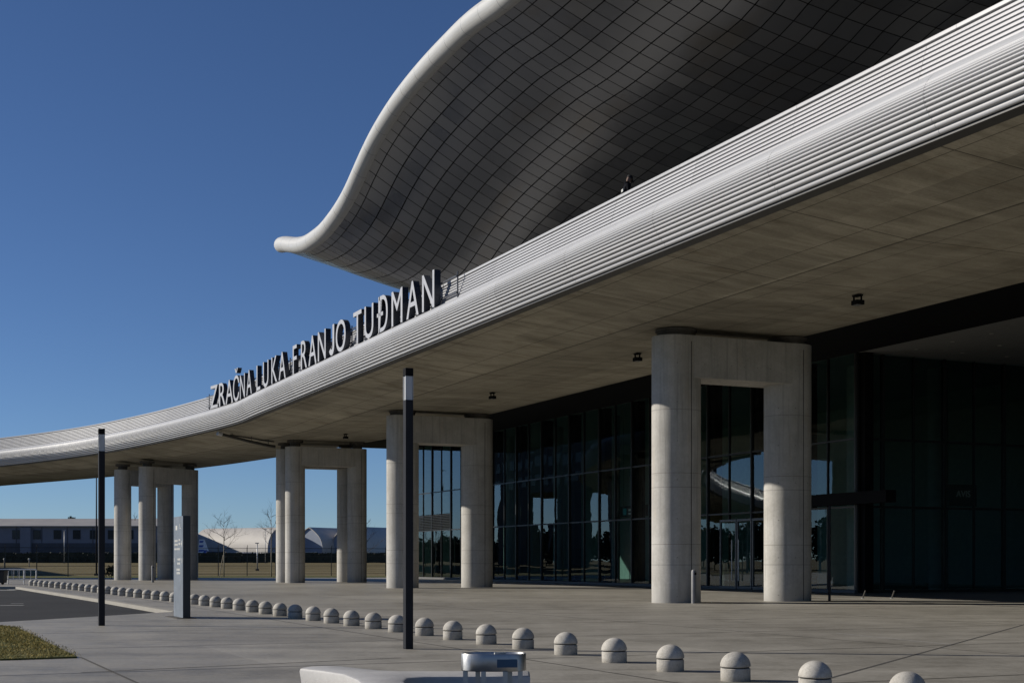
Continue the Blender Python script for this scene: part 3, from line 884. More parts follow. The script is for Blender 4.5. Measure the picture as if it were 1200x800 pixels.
# thin pole and little rail stubs by the doors
tp_ = gp(972, 704.5)
po = thing('slim_pole', 'slim dark pole standing right of the largest pier', 'pole', (tp_[0], tp_[1], 0))
m = MB(); m.tube([(0, 0, 0), (0, 0, 3.9)], .055, 10); m.build('shaft', M['lamp'], po, smooth=True, angle=50)
m = MB(); m.lathe([(0, .0), (.13, .0), (.13, .02), (0, .02)], 16); m.build('base_plate', M['lamp'], po)
for x, lb in ((1011, 'left one of two short slanted stubs at the foot of the dark recess glass'), (1045, 'right one of two short slanted stubs at the foot of the dark recess glass')):
    g = gp(x, 700.5); t = thing('guide_stub', lb, 'post', (g[0], g[1], 0), 0, 'slanted stubs by the recess glass')
    m = MB(); m.tube([(0, 0, 0), (.12, 0, .34)], .03, 8); m.build('stub', M['bearing'], t)
    m = MB(); m.lathe([(0, 0), (.08, 0), (.08, .015), (0, .015)], 12); m.build('foot', M['galv'], t)
# steel posts beside columns
sp = thing('guard_post', 'grey steel post with slanted top beside the largest pier', 'post', group='steel guard posts beside the piers')
g = gp(813, 706.5); sp.location = (g[0], g[1], 0)
m = MB(); m.lathe([(.10, 0), (.10, 1.22), (.08, 1.30), (0, 1.33)], 16); m.build('shaft', M['postgrey'], sp, smooth=True, angle=40)
m = MB(); m.box((.05, -.09, 1.16), (.08, .05, .1)); m.build('reader', M['black'], sp)
g = gp(179, 682); dup(sp, (g[0], g[1], 0), None, 'grey steel post beside the farthest pier pair')

# ------------------------------------------------------------------ ground, road, plaza
def sheet(name, poly, z, mat, kind='structure'):
    m = MB(); k = m.add([(p[0], p[1], z) for p in poly]); m.face([k + i for i in range(len(poly))])
    o = m.build(name, mat); 
    if kind: o['kind'] = kind
    return o
# big terrain: gently rising field beyond the fence
ter = MB(); ys = [-400, -60, 60, 150, 170, 230, 300, 420, 700, 1500, 4000]; zs = [-.22, -.22, -.22, -.22, -.12, .62, 1.3, 1.4, 1.4, 1.4, 1.4]
xs = [-3000, -800, -300, -150, -60, 0, 60, 150, 300, 800, 3000]
ids = [[ter.add([(x, y, z)]) for x in xs] for y, z in zip(ys, zs)]
for i in range(len(ys) - 1):
    for j in range(len(xs) - 1): ter.face((ids[i][j], ids[i][j + 1], ids[i + 1][j + 1], ids[i + 1][j]))
g = ter.build('ground', M['field']); g['kind'] = 'structure'
sheet('road', [(-140, -60), (-10, -60), (-9, 46), (-29, 90), (-140, 90)], -.13, M['asphalt'])
sheet('bounce_cut_sheet', [(9.5, -60), (89, -60), (89, 10), (30, 16), (9.5, 15)], .004, M['asphalt'])  # unseen dark sheet, added to cut ground bounce under the deck
sheet('back_road', [(-140, 122), (120, 122), (120, 156), (-10, 146), (-140, 134)], -.15, M['asphalt'])
vg = sheet('verge', [(-140, 134.5), (-10, 146.5), (120, 156.5), (120, 170), (-140, 154)], -.10, M['verge'])
# plaza
KERB = [(-31.8, 87.5), gp(60, 693.5, 0), gp(120, 702.5, 0), gp(203, 716.3, 0)]
plaza = [(90, -60), (90, 146), (-5, 138), (-75, 128), (-75, 90), (-40, 88.2), (-31.8, 87.5)] + KERB[1:] + [(-12.6, 40.3), (-14.0, 36.6), (-17, 29), (-25, 5), (-45, -60)]
m = MB(); m.prism(list(reversed(plaza))[::-1], -.2, 0)
o = m.build('plaza', M['plaza']); o['kind'] = 'structure'
# kerb strip along the road (pale stones, set 3 mm proud)
kb = MB()
kl = [(-75, 90), (-40, 88.2)] + KERB
for a, b in zip(kl, kl[1:]):
    a = Vector((*a, 0)); b = Vector((*b, 0)); t = (b - a).normalized(); n = Vector((-t.y, t.x, 0))
    n = n if n.x > -.2 and n.y > -.5 else n
    q = [a - n * .003 * 0 + Vector((0, 0, 0)), b]
    inn = Vector((t.y, -t.x, 0)); inn = inn if (inn.dot(Vector((1, 1, 0))) > 0) else -inn
    k = kb.add([a - inn * .02 + Vector((0, 0, -.2)), b - inn * .02 + Vector((0, 0, -.2)), b - inn * .02 + Vector((0, 0, .012)), a - inn * .02 + Vector((0, 0, .012)), b + inn * .28 + Vector((0, 0, .012)), a + inn * .28 + Vector((0, 0, .012)), b + inn * .28 + Vector((0, 0, -.1)), a + inn * .28 + Vector((0, 0, -.1))])
    kb.face((k, k + 1, k + 2, k + 3)); kb.face((k + 3, k + 2, k + 4, k + 5)); kb.face((k + 5, k + 4, k + 6, k + 7))
o = kb.build('kerb', M['kerb']); o['kind'] = 'structure'
# road marks
rm = MB()
for (x, y, w, l) in ((14, 709, .9, .5), (20, 707, .5, .3), (2, 691.3, 1.6, 1.5), (21, 690.4, 1.2, 1.3)):
    p = gp(x, y, -.13); rm.box((p[0], p[1], -.124), (w, l, .004), .2)
o = rm.build('road_marking', M['marking']); o['kind'] = 'structure'
# drain channel dark line near the recess
dc = MB(); rbox(dc, 20, 50, 36.9, 37.05, .001, .006); o = dc.build('drain_channel', M['black']); tag(o, 'thin dark drain channel in the paving before the recess', 'drain')

def strip(name, a, b, wd_, z, mat):
    a = Vector((*a, z)); b = Vector((*b, z)); t = (b - a).normalized(); n = Vector((-t.y, t.x, 0)) * wd_ / 2
    m = MB(); k = m.add([a - n, b - n, b + n, a + n]); m.face((k, k + 1, k + 2, k + 3)); o = m.build(name, mat); o['kind'] = 'structure'
strip('paving_line', gp(980, 741.3), gp(1112.5, 754.6), .05, .004, M['kerb_pale'])
strip('paving_joint', gp(960, 797.5), gp(1260, 715), .05, .004, M['pourjoint_dark'])
strip('paving_joint', gp(94, 769.5), gp(168, 803), .05, .004, M['pourjoint_dark'])
strip('paving_joint', gp(95, 787.5), gp(470, 770.3), .045, .004, M['pourjoint_dark'])
# grass patch
GP = [gp(20, 735.5), gp(90, 770.5), gp(0, 773.5), (-20, 23.0), (-20, 33), gp(0, 733.5)]
m = MB(); m.prism(GP[::-1], -.01, .03); lawn = m.build('lawn', M['verge'])
lawn['kind'] = 'structure'
rng = random.Random(5)
def inpoly(p, poly):
    c = False; n = len(poly)
    for i in range(n):
        a, b = poly[i], poly[(i + 1) % n]
        if (a[1] > p[1]) != (b[1] > p[1]) and p[0] < (b[0] - a[0]) * (p[1] - a[1]) / (b[1] - a[1]) + a[0]: c = not c
    return c
gb = MB(); cnt = 0
while cnt < 40000:
    p = (rng.uniform(-15, -7), rng.uniform(22, 36))
    jp = (p[0] + rng.gauss(0, .07), p[1] + rng.gauss(0, .1))
    if not inpoly(jp, GP): continue
    if noise.noise((p[0] * 1.7, p[1] * 1.1, 4.2)) > .42 and rng.random() < .7: cnt += 1; continue
    cnt += 1; a = rng.uniform(0, 6.28); h = rng.uniform(.015, .045) * (1 + .5 * noise.noise((p[0] * .8, p[1] * .8, 0))); w = rng.uniform(.004, .009)
    lx, ly = rng.uniform(-.035, .035), rng.uniform(-.035, .035)
    k = gb.add([(p[0] - w * math.cos(a), p[1] - w * math.sin(a), .028), (p[0] + w * math.cos(a), p[1] + w * math.sin(a), .028), (p[0] + lx, p[1] + ly, .03 + h)])
    gb.face((k, k + 1, k + 2))
o = gb.build('grass', M['blade']); tag(o, 'short dry winter grass growing on the corner lawn', 'grass', kind='stuff')

# ------------------------------------------------------------------ bollards
ROW = [gp(1160, 850), gp(862, 798.5), gp(663, 767.5), gp(530.5, 749.5), gp(412, 733), gp(311, 719), gp(228, 708), gp(150, 698.6), gp(91.5, 691.3), gp(33.5, 685)]
def spline(pts, n=40):
    out = []
    for i in range(len(pts) - 1):
        p0 = Vector(pts[max(i - 1, 0)]); p1 = Vector(pts[i]); p2 = Vector(pts[i + 1]); p3 = Vector(pts[min(i + 2, len(pts) - 1)])
        for k in range(n):
            t = k / n; out.append(.5 * ((2 * p1) + (p2 - p0) * t + (2 * p0 - 5 * p1 + 4 * p2 - p3) * t * t + (3 * p1 - p0 - 3 * p2 + p3) * t ** 3))
    out.append(Vector(pts[-1])); return out
# known ones, then equal steps between them
KNOWN = [(1063, 829.5), (955, 812.5), (862, 798.5), (785.5, 787), (720, 776.5), (663, 767.5), (613, 760.5), (570, 754.8), (530.5, 749.5), (497.5, 744.7), (465, 740.4), (437.5, 736.6), (412, 733.1), (388.5, 730), (367, 727), (346, 724.2), (328, 721.6), (311, 719.2), (296, 717), (280, 714.8), (266, 712.8), (252.5, 711), (239.5, 709.4), (228, 707.9)]
def back(p, d=.2):
    l = math.hypot(*p); return (p[0] * (l + d) / l, p[1] * (l + d) / l)
BP = [back(gp(*k)) for k in KNOWN]
far = spline([gp(239.5, 709.4), gp(228, 707.9), gp(189, 703.0), gp(150, 698.4), gp(91.5, 691.4), gp(33.5, 685.2)])
far = far[40:]
acc = 0; last = far[0]
for q in far[1:]:
    acc += (q - last).length; last = q
    if acc >= 1.74: BP.append(back((q.x, q.y))); acc = 0
ORD = ['nearest', 'second', 'third', 'fourth', 'fifth', 'sixth', 'seventh', 'eighth', 'ninth', 'tenth', 'eleventh', 'twelfth', 'thirteenth', 'fourteenth', 'fifteenth', 'sixteenth', 'seventeenth', 'eighteenth', 'nineteenth', 'twentieth']
TENS = {2: 'twenty', 3: 'thirty', 4: 'forty', 5: 'fifty'}
def ordw(i):
    if i < 20: return ORD[i]
    n = i + 1; t, u = divmod(n, 10)
    if u == 0: return {2: 'twentieth', 3: 'thirtieth', 4: 'fortieth', 5: 'fiftieth'}[t]
    return TENS[t] + '-' + ['first', 'second', 'third', 'fourth', 'fifth', 'sixth', 'seventh', 'eighth', 'ninth'][u - 1]
bol = thing('bollard', 'x', 'bollard', group='concrete dome bollards along the plaza edge')
m = MB(); m.lathe([(0, 0), (.20, 0), (.205, .01), (.205, .175), (.195, .182), (0, .182)], 28); m.build('base', M['bollard'], bol, smooth=True, angle=35)
m = MB(); m.lathe([(.188, .175), (.188, .205)], 28); m.build('groove', M['groove'], bol, smooth=True)
prf = [(.0, .198), (.195, .198), (.208, .204)] + [(.210 * math.cos(a), .21 + .195 * math.sin(a)) for a in [math.pi / 2 * i / 9 for i in range(10)]]
m = MB(); m.lathe(prf, 28); m.build('dome', M['bollard'], bol, smooth=True, angle=50)
nB = len(BP)
for i, (x, y) in enumerate(BP):
    pre = 'pale concrete dome bollard'
    if i == 16: lb = pre + ' darkened by the shadow of the grey sign totem'
    elif i == 10: lb = pre + ' partly hidden behind the taller black lamp post'
    elif i == nB - 1: lb = pre + ', farthest and smallest, at the far left end of the row'
    elif i == 0: lb = pre + ', nearest one, cut off at the bottom right corner'
    elif i > 34: lb = pre + ', %s from the far left end of the row' % ordw(nB - 1 - i)
    else: lb = pre + ', %s from the near right end of the row' % ordw(i)
    o = bol if i == 0 else dup(bol, (x, y, 0))
    o.location = (x, y, -.004); o.rotation_euler = (.016 * math.sin(i * 2.1), .016 * math.cos(i * 3.7), (i * 1.37) % 6.28); o['label'] = lb

# ------------------------------------------------------------------ lamp posts
lp = thing('lamp_post', 'tall black square lamp post in the middle of the plaza', 'lamp post', group='square black lamp posts')
LHH = 5.27; w = .152
m = MB(); m.box((0, 0, (LHH - .60) / 2), (w, w, LHH - .60)); m.build('pole', M['lamp'], lp, bevel=.008)
m = MB(); m.box((0, 0, LHH - .375), (w * .80, w * .80, .45)); m.build('diffuser', M['diff'], lp, bevel=.004)
m = MB()
for a in (-1, 1):
    for b in (-1, 1): m.box((a * (w / 2 - .008), b * (w / 2 - .008), LHH - .375), (.013, .013, .45))
for k in (-.025, .025): m.box((k, 0, LHH - .375), (.006, w * .86, .45)); 
m.build('diffuser_rail', M['galv'], lp)
m = MB(); m.box((0, 0, LHH - .075), (w + .004, w + .004, .15)); m.build('cap', M['black'], lp, bevel=.006)
g = gp(478.3, 759.8); lp.location = (g[0], g[1], 0); lp.rotation_euler = (0, 0, ROT_ROAD)
g = gp(119, 732.5); dup(lp, (g[0], g[1], 0), ROT_ROAD, 'black square lamp post at the left by the asphalt road', scale=(1, 1, .955))

# ------------------------------------------------------------------ sign totem
g = gp(213.5, 723.2)
tt_ = thing('sign_totem', 'tall flat grey sign totem with small white lettering beside the bollards', 'sign totem', (g[0], g[1], 0), ROT_ROAD)
# local x = +u, local y = -v (rot heading u -> local y points left of u = -v)
TW, TD, THT = 1.42, .205, 2.93
m = MB(); m.box((0, 0, THT / 2 + .02), (TW, TD, THT)); m.build('slab', M['totem_dark'], tt_, bevel=.006)
m = MB(); m.box((0, TD / 2 + .006, THT / 2 + .02), (TW - .004, .012, THT - .004)); m.build('face_panel', M['totem'], tt_)
m = MB(); m.box((0, .05, .008), (TW + .5, TD + .35, .016)); m.build('base_plate', M['bearing'], tt_)
tx = MB()
rng = random.Random(3)
def mark(fx, zt, wd, hh):     # fx 0..1 from the left as read (left = +u side)
    tx.box((TW * (.5 - fx), TD / 2 + .0145, zt), (wd, .005, hh))
def words(fx0, fx1, z, hh):
    x = fx0
    while x < fx1:
        wl = rng.uniform(.03, .075); mark(x + wl / 2, z, wl * TW, hh); x += wl + .018
mark(.32, 2.62, .26, .13); mark(.68, 2.68, .05, .1); mark(.72, 2.6, .12, .03)
for z in (2.24, 2.13): words(.12, .44, z, .06); words(.56, .74, z + .02, .06)
for z in (2.00,): words(.1, .7, z, .055)
mark(.9, 2.15, .06, .16); mark(.86, 2.15, .1, .04)
mark(.09, 1.68, .05, .12)
for z in (1.70, 1.58): words(.42, .72, z, .06)
mark(.92, 1.66, .06, .14)
for z in (1.40, 1.30): words(.34, .72, z, .065)
tx.build('lettering', M['patch'], tt_)
# arrow glyph on the top pictogram
ar = MB(); ar.prism([(TW * .18 - .07, 0), (TW * .18 + .05, -.045), (TW * .18 + .05, .045)], 0, .002)
# ------------------------------------------------------------------ bench
BH = .45
def bp_(x, y): return Vector(gp(x, y, BH))
outl = [(351, 782.0), (362, 780.2), (382, 779.3), (402, 779.8), (425, 782.5), (445, 784.6), (470, 785.5), (520, 785.6), (575, 785.3), (621, 785.4), (621.5, 791.0), (580, 791.2), (530, 791.4), (497, 791.6), (478, 793.0), (474, 797), (484, 806), (500, 818), (516, 836), (480, 842), (452, 824), (434, 809), (418, 795), (402, 788.5), (376, 784.6)]
pl = [bp_(*q) for q in outl]
cen = sum(pl, Vector((0, 0))) / len(pl)
bn = thing('curved_bench', 'pale grey three armed curved concrete bench at the bottom edge', 'bench', (cen.x, cen.y, 0))
def inset(pts, d):
    n = len(pts); out = []
    for i in range(n):
        a, b, c = pts[i - 1], pts[i], pts[(i + 1) % n]
        t1 = (b - a).normalized(); t2 = (c - b).normalized(); n1 = Vector((-t1.y, t1.x)); n2 = Vector((-t2.y, t2.x)); nn = (n1 + n2)
        if nn.length < 1e-4: nn = n1
        nn.normalize(); out.append(b + nn * (-d))
    return out
area = sum(a.x * b.y - b.x * a.y for a, b in zip(pl, pl[1:] + pl[:1]))
sg = -1 if area > 0 else 1
lv = [(inset(pl, sg * .07), .0), (inset(pl, sg * .03), .22), (inset(pl, 0), BH - .035), (inset(pl, sg * .01), BH - .01), (inset(pl, sg * .035), BH)]
m = MB(); ks = []
for q, z in lv: ks.append(m.add([(a.x, a.y, z) for a in q]))
n = len(pl)
for k0, k1 in zip(ks, ks[1:]):
    for i in range(n): m.face((k0 + i, k0 + (i + 1) % n, k1 + (i + 1) % n, k1 + i))
m.face([ks[-1] + i for i in range(n)])
import bmesh
o = m.build('seat', M['bench'], bn, world=True, smooth=True, angle=45)
bm = bmesh.new(); bm.from_mesh(o.data); bmesh.ops.recalc_face_normals(bm, faces=bm.faces); bmesh.ops.triangulate(bm, faces=[f for f in bm.faces if len(f.verts) > 4]); bm.to_mesh(o.data); bm.free()
m = MB(); m.prism([(a.x, a.y) for a in inset(pl, sg * .14)], -.002, .06)
o = m.build('plinth', M['bearing'], bn, world=True)
bm = bmesh.new(); bm.from_mesh(o.data); bmesh.ops.recalc_face_normals(bm, faces=bm.faces); bm.to_mesh(o.data); bm.free()

# ------------------------------------------------------------------ steel bin
BT = .78; zb = (CAMH - BT) * F_PX / (764.6 - HOR)
bx = (578.5 - 600) / F_PX * zb
bi = thing('steel_bin', 'oval brushed steel litter bin on legs with a small blue sticker', 'litter bin', (bx, zb, 0))
def oval(a, b, n=40): 
    return [(math.copysign(abs(math.cos(t)) ** .75, math.cos(t)) * a, math.copysign(abs(math.sin(t)) ** .75, math.sin(t)) * b) for t in [2 * math.pi * i / n for i in range(n)]]
A, B = 76 / F_PX * zb / 2, .19
def ring(mb, levels, close_bottom=False):
    ks = [mb.add([(x, y, z) for x, y in oval(a, b)]) for a, b, z in levels]; n = 40
    for k0, k1 in zip(ks, ks[1:]):
        for i in range(n): mb.face((k0 + i, k0 + (i + 1) % n, k1 + (i + 1) % n, k1 + i))
    return ks
m = MB(); ring(m, [(A - .03, B - .03, BT - .165), (A - .004, B - .004, BT - .16), (A, B, BT - .155), (A, B, BT - .008), (A - .004, B - .004, BT), (A - .016, B - .016, BT), (A - .02, B - .02, BT - .008), (A - .02, B - .02, BT - .12)])
m.build('drum', M['steel'], bi, smooth=True, angle=40)
m = MB(); ks = ring(m, [(A - .021, B - .021, BT - .10), (A - .10, B - .10, BT - .115)]); m.face([ks[-1] + i for i in range(40)]); m.build('inner_tray', M['bearing'], bi)
m = MB(); m.prism([(-.1, -.06), (.06, -.09), (.1, .05), (-.04, .08)], BT - .06, BT - .045); m.box((.06, .02, BT - .02), (.12, .015, .05), .5); m.build('rubbish', M['patch'], bi)
for (x, y) in ((-A * .86, -B * .45), (-A * .3, -B * .92), (A * .36, -B * .92), (A * .82, -B * .5), (-A * .5, B * .8), (A * .5, B * .8)):
    m = MB(); m.box((x, y, (BT - .16) / 2), (.045, .012 + .02, BT - .16), 0); m.build('leg', M['steel'], bi)
m = MB(); m.box((A * .42, -B * 0.955, BT - .085), (.19, .012, .075), .06); m.build('sticker', M['stickerblue'], bi)
m = MB(); ks = ring(m, [(A - .12, B - .06, .0), (A - .12, B - .06, .02)]); m.face([ks[-1] + i for i in range(40)]); m.build('floor_plate', M['steel'], bi)

# ------------------------------------------------------------------ far fence
fa, fb = Vector((-62, 148, 0)), Vector((60, 190, 0))
fd = (fb - fa); fl = fd.length; fd.normalize(); fz = lambda y: -.1 + max(0, (y - 170)) * .0117
pf = thing('perimeter_fence', 'dark wire perimeter fence with slim posts along the dry field', 'fence', (fa.x, fa.y, 0))
nposts = int(fl / 3.3)
for i in range(nposts + 1):
    p = fa + fd * (i * 3.3)
    m = MB(); m.box((p.x, p.y, 1.55), (.08, .08, 3.4)); m.tube([(p.x, p.y, 3.2), (p.x + .12, p.y - .25, 3.5)], .03, 5); m.build('post', M['fencewire'], pf, world=True)
def m_wire():
    b = NB('wire_mesh'); uv = b.coord('UV'); x, y, _ = b.sep(uv)
    j = b.math('MAXIMUM', b.line(x, .10, .006), b.line(y, .20, .009))
    p = b.n('ShaderNodeBsdfPrincipled'); p.inputs['Base Color'].default_value = (.03, .03, .03, 1)
    tr = b.n('ShaderNodeBsdfTransparent'); mx = b.n('ShaderNodeMixShader')
    b.l(j, mx.inputs[0]); b.l(tr.outputs[0], mx.inputs[1]); b.l(p.outputs[0], mx.inputs[2]); b.l(mx.outputs[0], b.out.inputs[0]); return b.m
m = MB(); k = m.add([fa + Vector((0, 0, .05)), fb + Vector((0, 0, .05)), fb + Vector((0, 0, 3.2)), fa + Vector((0, 0, 3.2))]); m.face((k, k + 1, k + 2, k + 3), [(0, 0), (fl, 0), (fl, 3.15), (0, 3.15)])
m.build('wire_panel', m_wire(), pf, world=True)
m = MB()
for z in (.15, 1.1, 2.2, 3.15): m.tube([fa + Vector((0, 0, z)), fb + Vector((0, 0, z))], .022, 4)
m.build('wire_rail', M['fencewire'], pf, world=True)

# ------------------------------------------------------------------ trees
def branch(mb, p, d, L, r, lvl, rng, n=5, spread=.55, up=.15, kids=5):
    pts = [Vector(p)]; rad = [r]; q = Vector(p); dd = Vector(d).normalized(); seg = 4
    for i in range(seg):
        dd = (dd + Vector((rng.gauss(0, .12), rng.gauss(0, .12), rng.gauss(0, .08) + up * .2))).normalized()
        q = q + dd * (L / seg); pts.append(Vector(q)); rad.append(r * (1 - .8 * (i + 1) / seg))
    mb.tube(pts, rad, n, caps=False)
    if lvl <= 0: return
    for k in range(kids):
        t = rng.uniform(.35, 1.0); i = min(int(t * seg), seg - 1); f = t * seg - i
        base = pts[i].lerp(pts[i + 1], f)
        ax = Vector((rng.gauss(0, 1), rng.gauss(0, 1), rng.gauss(0, .35)))
        nd = (dd * .7 + ax.normalized() * spread + Vector((0, 0, up))).normalized()
        branch(mb, base, nd, L * rng.uniform(.4, .62), r * .45, lvl - 1, rng, 3, spread, up, kids)
def bare_tree(x, y, z0, H, label, seed, trunk_f=.45, lvl=3, bark='bark', group='bare winter trees', r=None, name='bare_tree', kids=5, spread=.6, nlimb=9):
    rng = random.Random(seed); t = thing(name, label, 'tree', (x, y, z0), 0, group)
    r = r or H * .014
    m = MB(); top = H * .80; sway = rng.uniform(-.02, .02) * H
    m.tube([(0, 0, -.05), (sway * .2, 0, H * .3), (sway * .6, 0, H * .55), (sway, 0, top)], [r, r * .8, r * .55, r * .2], 7); m.build('trunk', M[bark], t, smooth=True)
    c = MB()
    for k in range(nlimb):
        f = trunk_f + (.8 - trunk_f) * k / (nlimb - 1); a = k * 2.4 + rng.uniform(-.4, .4); L = H * (.34 - .2 * (f - trunk_f) / (.8 - trunk_f + .01)) 
        branch(c, (sway * f * .9, 0, H * f), (math.cos(a), math.sin(a), rng.uniform(.5, 1.0)), L, r * .42, lvl - 1, rng, 4, spread, .2, kids)
    branch(c, (sway, 0, top), (0, 0, 1), H * .2, r * .2, 1, rng, 4)
    c.build('crown', M['twig'], t)
    return t
def far_pt(x, y_base, D): return ((x - 600) / F_PX * D, D)
def ground_z(y):
    for (a, za), (b, zb_) in zip(list(zip(ys, zs)), list(zip(ys, zs))[1:]):
        if a <= y <= b: return za + (zb_ - za) * (y - a) / (b - a)
    return 0
def tree_px(x, D, ytop, label, seed, **kw):
    X = (x - 600) / F_PX * D; z0 = ground_z(D) if D > 160 else -.1
    H = CAMH + (HOR - ytop) * D / F_PX - z0
    return bare_tree(X, D, z0, H, label, seed, **kw)
t_ = tree_px(262.5, 150, 597, 'slim young bare tree with pale trunk before the white hangar', 11, trunk_f=.38, lvl=3, bark='barkpale', spread=.75, kids=5, r=.075)
st = MB(); st.tube([(-.55, .1, 0), (-.1, .05, 2.4)], .05, 6); st.build('stake', M['barkpale'], t_)
tree_px(318, 152, 588, 'slim bare tree rising behind the paired piers', 12, trunk_f=.35, lvl=3, bark='barkpale', spread=.75, kids=5, r=.075)
tree_px(428, 165, 600, 'slim bare tree half hidden right of the paired piers', 14, trunk_f=.35, lvl=2, bark='barkpale', spread=.75, kids=4, r=.07)
for i, (x, D, yt, lb) in enumerate([(246, 370, 621, 'leftmost bare tree of the far clump beside the aircraft tail'), (253, 380, 617, 'middle bare tree of the far clump beside the aircraft tail'), (260, 375, 624, 'rightmost bare tree of the far clump beside the aircraft tail'),
                                    (449, 380, 632, 'small far bare tree left of the pier behind the lamp post'), (461, 400, 634, 'small far bare tree just behind the lamp post pier'), (497, 400, 630, 'small far bare tree seen through the portal behind the lamp post'),
                                    (158, 340, 601, 'far bare tree between the two farthest portals'), (186, 345, 604, 'far bare tree left of the sign totem above the long shed')]):
    tree_px(x, D, yt, lb, 30 + i, trunk_f=.2, lvl=3, kids=5, spread=.7, nlimb=11)
# leafy conifer behind the long shed
def leafy(x, y, z0, H, Wd, label, seed, nleaf=1600, name='evergreen_tree', leaf=.32):
    rng = random.Random(seed); t = thing(name, label, 'tree', (x, y, z0))
    m = MB(); m.tube([(0, 0, 0), (.1, 0, H * .4), (0, 0, H * .85)], [H * .03, H * .022, H * .008], 7); m.build('trunk', M['bark'], t)
    c = MB(); cl = [(rng.gauss(0, Wd * .28), rng.gauss(0, Wd * .28), H * rng.uniform(.5, .92), rng.uniform(.16, .3) * Wd) for _ in range(11)]
    for i in range(nleaf):
        q = rng.choice(cl); d = Vector((rng.gauss(0, 1), rng.gauss(0, 1), rng.gauss(0, .75))).normalized() * q[3] * rng.uniform(.4, 1.05)
        p = Vector((q[0], q[1], q[2])) + d; a = Vector((rng.gauss(0, 1), rng.gauss(0, 1), rng.gauss(0, 1))).normalized(); b = a.orthogonal().normalized()
        k = c.add([p + a * leaf, p + b * leaf * .6, p - a * leaf, p - b * leaf * .6]); c.face((k, k + 1, k + 2, k + 3))
    c.build('crown', M['needle'], t); return t
D = 420; leafy((78 - 600) / F_PX * D, D, 1.4, CAMH + (HOR - 604) * D / F_PX - 1.4, 5.5, 'dark rounded evergreen treetop above the long shed roof', 4)

# hedge along the airfield: dark leafy strip
hd = thing('airfield_hedge', 'long dark clipped hedge along the far side of the field', 'hedge', (0, 296, 1.25))
m = MB(); rng = random.Random(8)
x = -210.0
while x < 60:
    m.box((x + 1.4, 0 + rng.uniform(-.2, .2), 1.45 + rng.uniform(-.08, .08) - .38), (3.0, 1.6, 2.15 + rng.uniform(-.1, .15)), rng.uniform(-.03, .03)); x += 2.75
m.build('hedge_body', M['hedge'], hd)
m = MB()
for i in range(9000):
    p = Vector((rng.uniform(-205, 60), rng.uniform(-1.1, .3), rng.uniform(.0, 2.28))); a = Vector((rng.gauss(0, 1), rng.gauss(0, 1), rng.gauss(0, 1))).normalized(); b = a.orthogonal().normalized(); L = rng.uniform(.12, .3)
    k = m.add([p + a * L, p + b * L * .6, p - a * L, p - b * L * .6]); m.face((k, k + 1, k + 2, k + 3))
m.build('foliage', M['hedge'], hd)

# ------------------------------------------------------------------ far buildings
def fx(x, D): return (x - 600) / F_PX * D
def fh(y, D): return CAMH + (HOR - y) * D / F_PX
D = 330.0; rz = math.atan2(14, 40)
sh = thing('long_shed', 'long low grey blue shed with small square windows and pale roof', 'building', (fx(60, D), D, 1.3))
x0, x1 = fx(-60, D), fx(188, D); zw = fh(617, D) - 1.3; zr = fh(610.8, D) - 1.3
lx0, lx1 = x0 - fx(60, D), x1 - fx(60, D); dep = 26
m = MB(); m.box(((lx0 + lx1) / 2, dep / 2, zw / 2), (lx1 - lx0, dep, zw)); m.build('wall', M['bwall'], sh)
m = MB(); k = m.add([(lx0 - .5, -.6, zw), (lx1 + .5, -.6, zw), (lx1 + .5, dep / 2, zr + 1.1), (lx0 - .5, dep / 2, zr + 1.1), (lx0 - .5, dep + .6, zw), (lx1 + .5, dep + .6, zw), (lx0 - .5, -.6, zw + .25), (lx1 + .5, -.6, zw + .25)])
m.face((k + 6, k + 7, k + 2, k + 3)); m.face((k + 3, k + 2, k + 5, k + 4)); m.face((k, k + 1, k + 7, k + 6)); m.face((k, k + 6, k + 3, k + 4)); m.face((k + 1, k + 5, k + 2, k + 7)); m.build('roof', M['broof'], sh)
m = MB(); m.box(((lx0 + lx1) / 2, -.04, fh(643, D) - 1.3), (lx1 - lx0 - .1, .06, 2.9)); m.build('door_band', M['bband'], sh)
m = MB(); m.box((fx(31, D) - fx(60, D), -.45, zw / 2 - .1), (2.5, .8, zw - .2)); m.build('projecting_bay', M['bwall'], sh)
for xc in (-30, -8, 20 - 1, 43.5, 67.5, 90, 110, 131, 152, 173):
    if 24 < xc < 38: continue
    wv = MB(); zc = fh(626, D) - 1.3; wv.box((fx(xc, D) - fx(60, D), -.03, zc), (1.75, .07, 2.1)); wo = wv.build('window', M['bwin'], sh)
    fr = MB()
    for sx in (-.9, .9): fr.box((fx(xc, D) - fx(60, D) + sx, -.06, zc), (.08, .1, 2.2))
    for sz in (-1.08, 1.08): fr.box((fx(xc, D) - fx(60, D), -.06, zc + sz), (1.72, .1, .08))
    fr.build('frame', M['bband'], wo)
m = MB()
for q in range(8): m.box((lx0 + 4 + q * (lx1 - lx0 - 8) / 7, -.05, zw / 2), (.14, .1, zw - .1))
m.build('downpipe', M['bband'], sh)

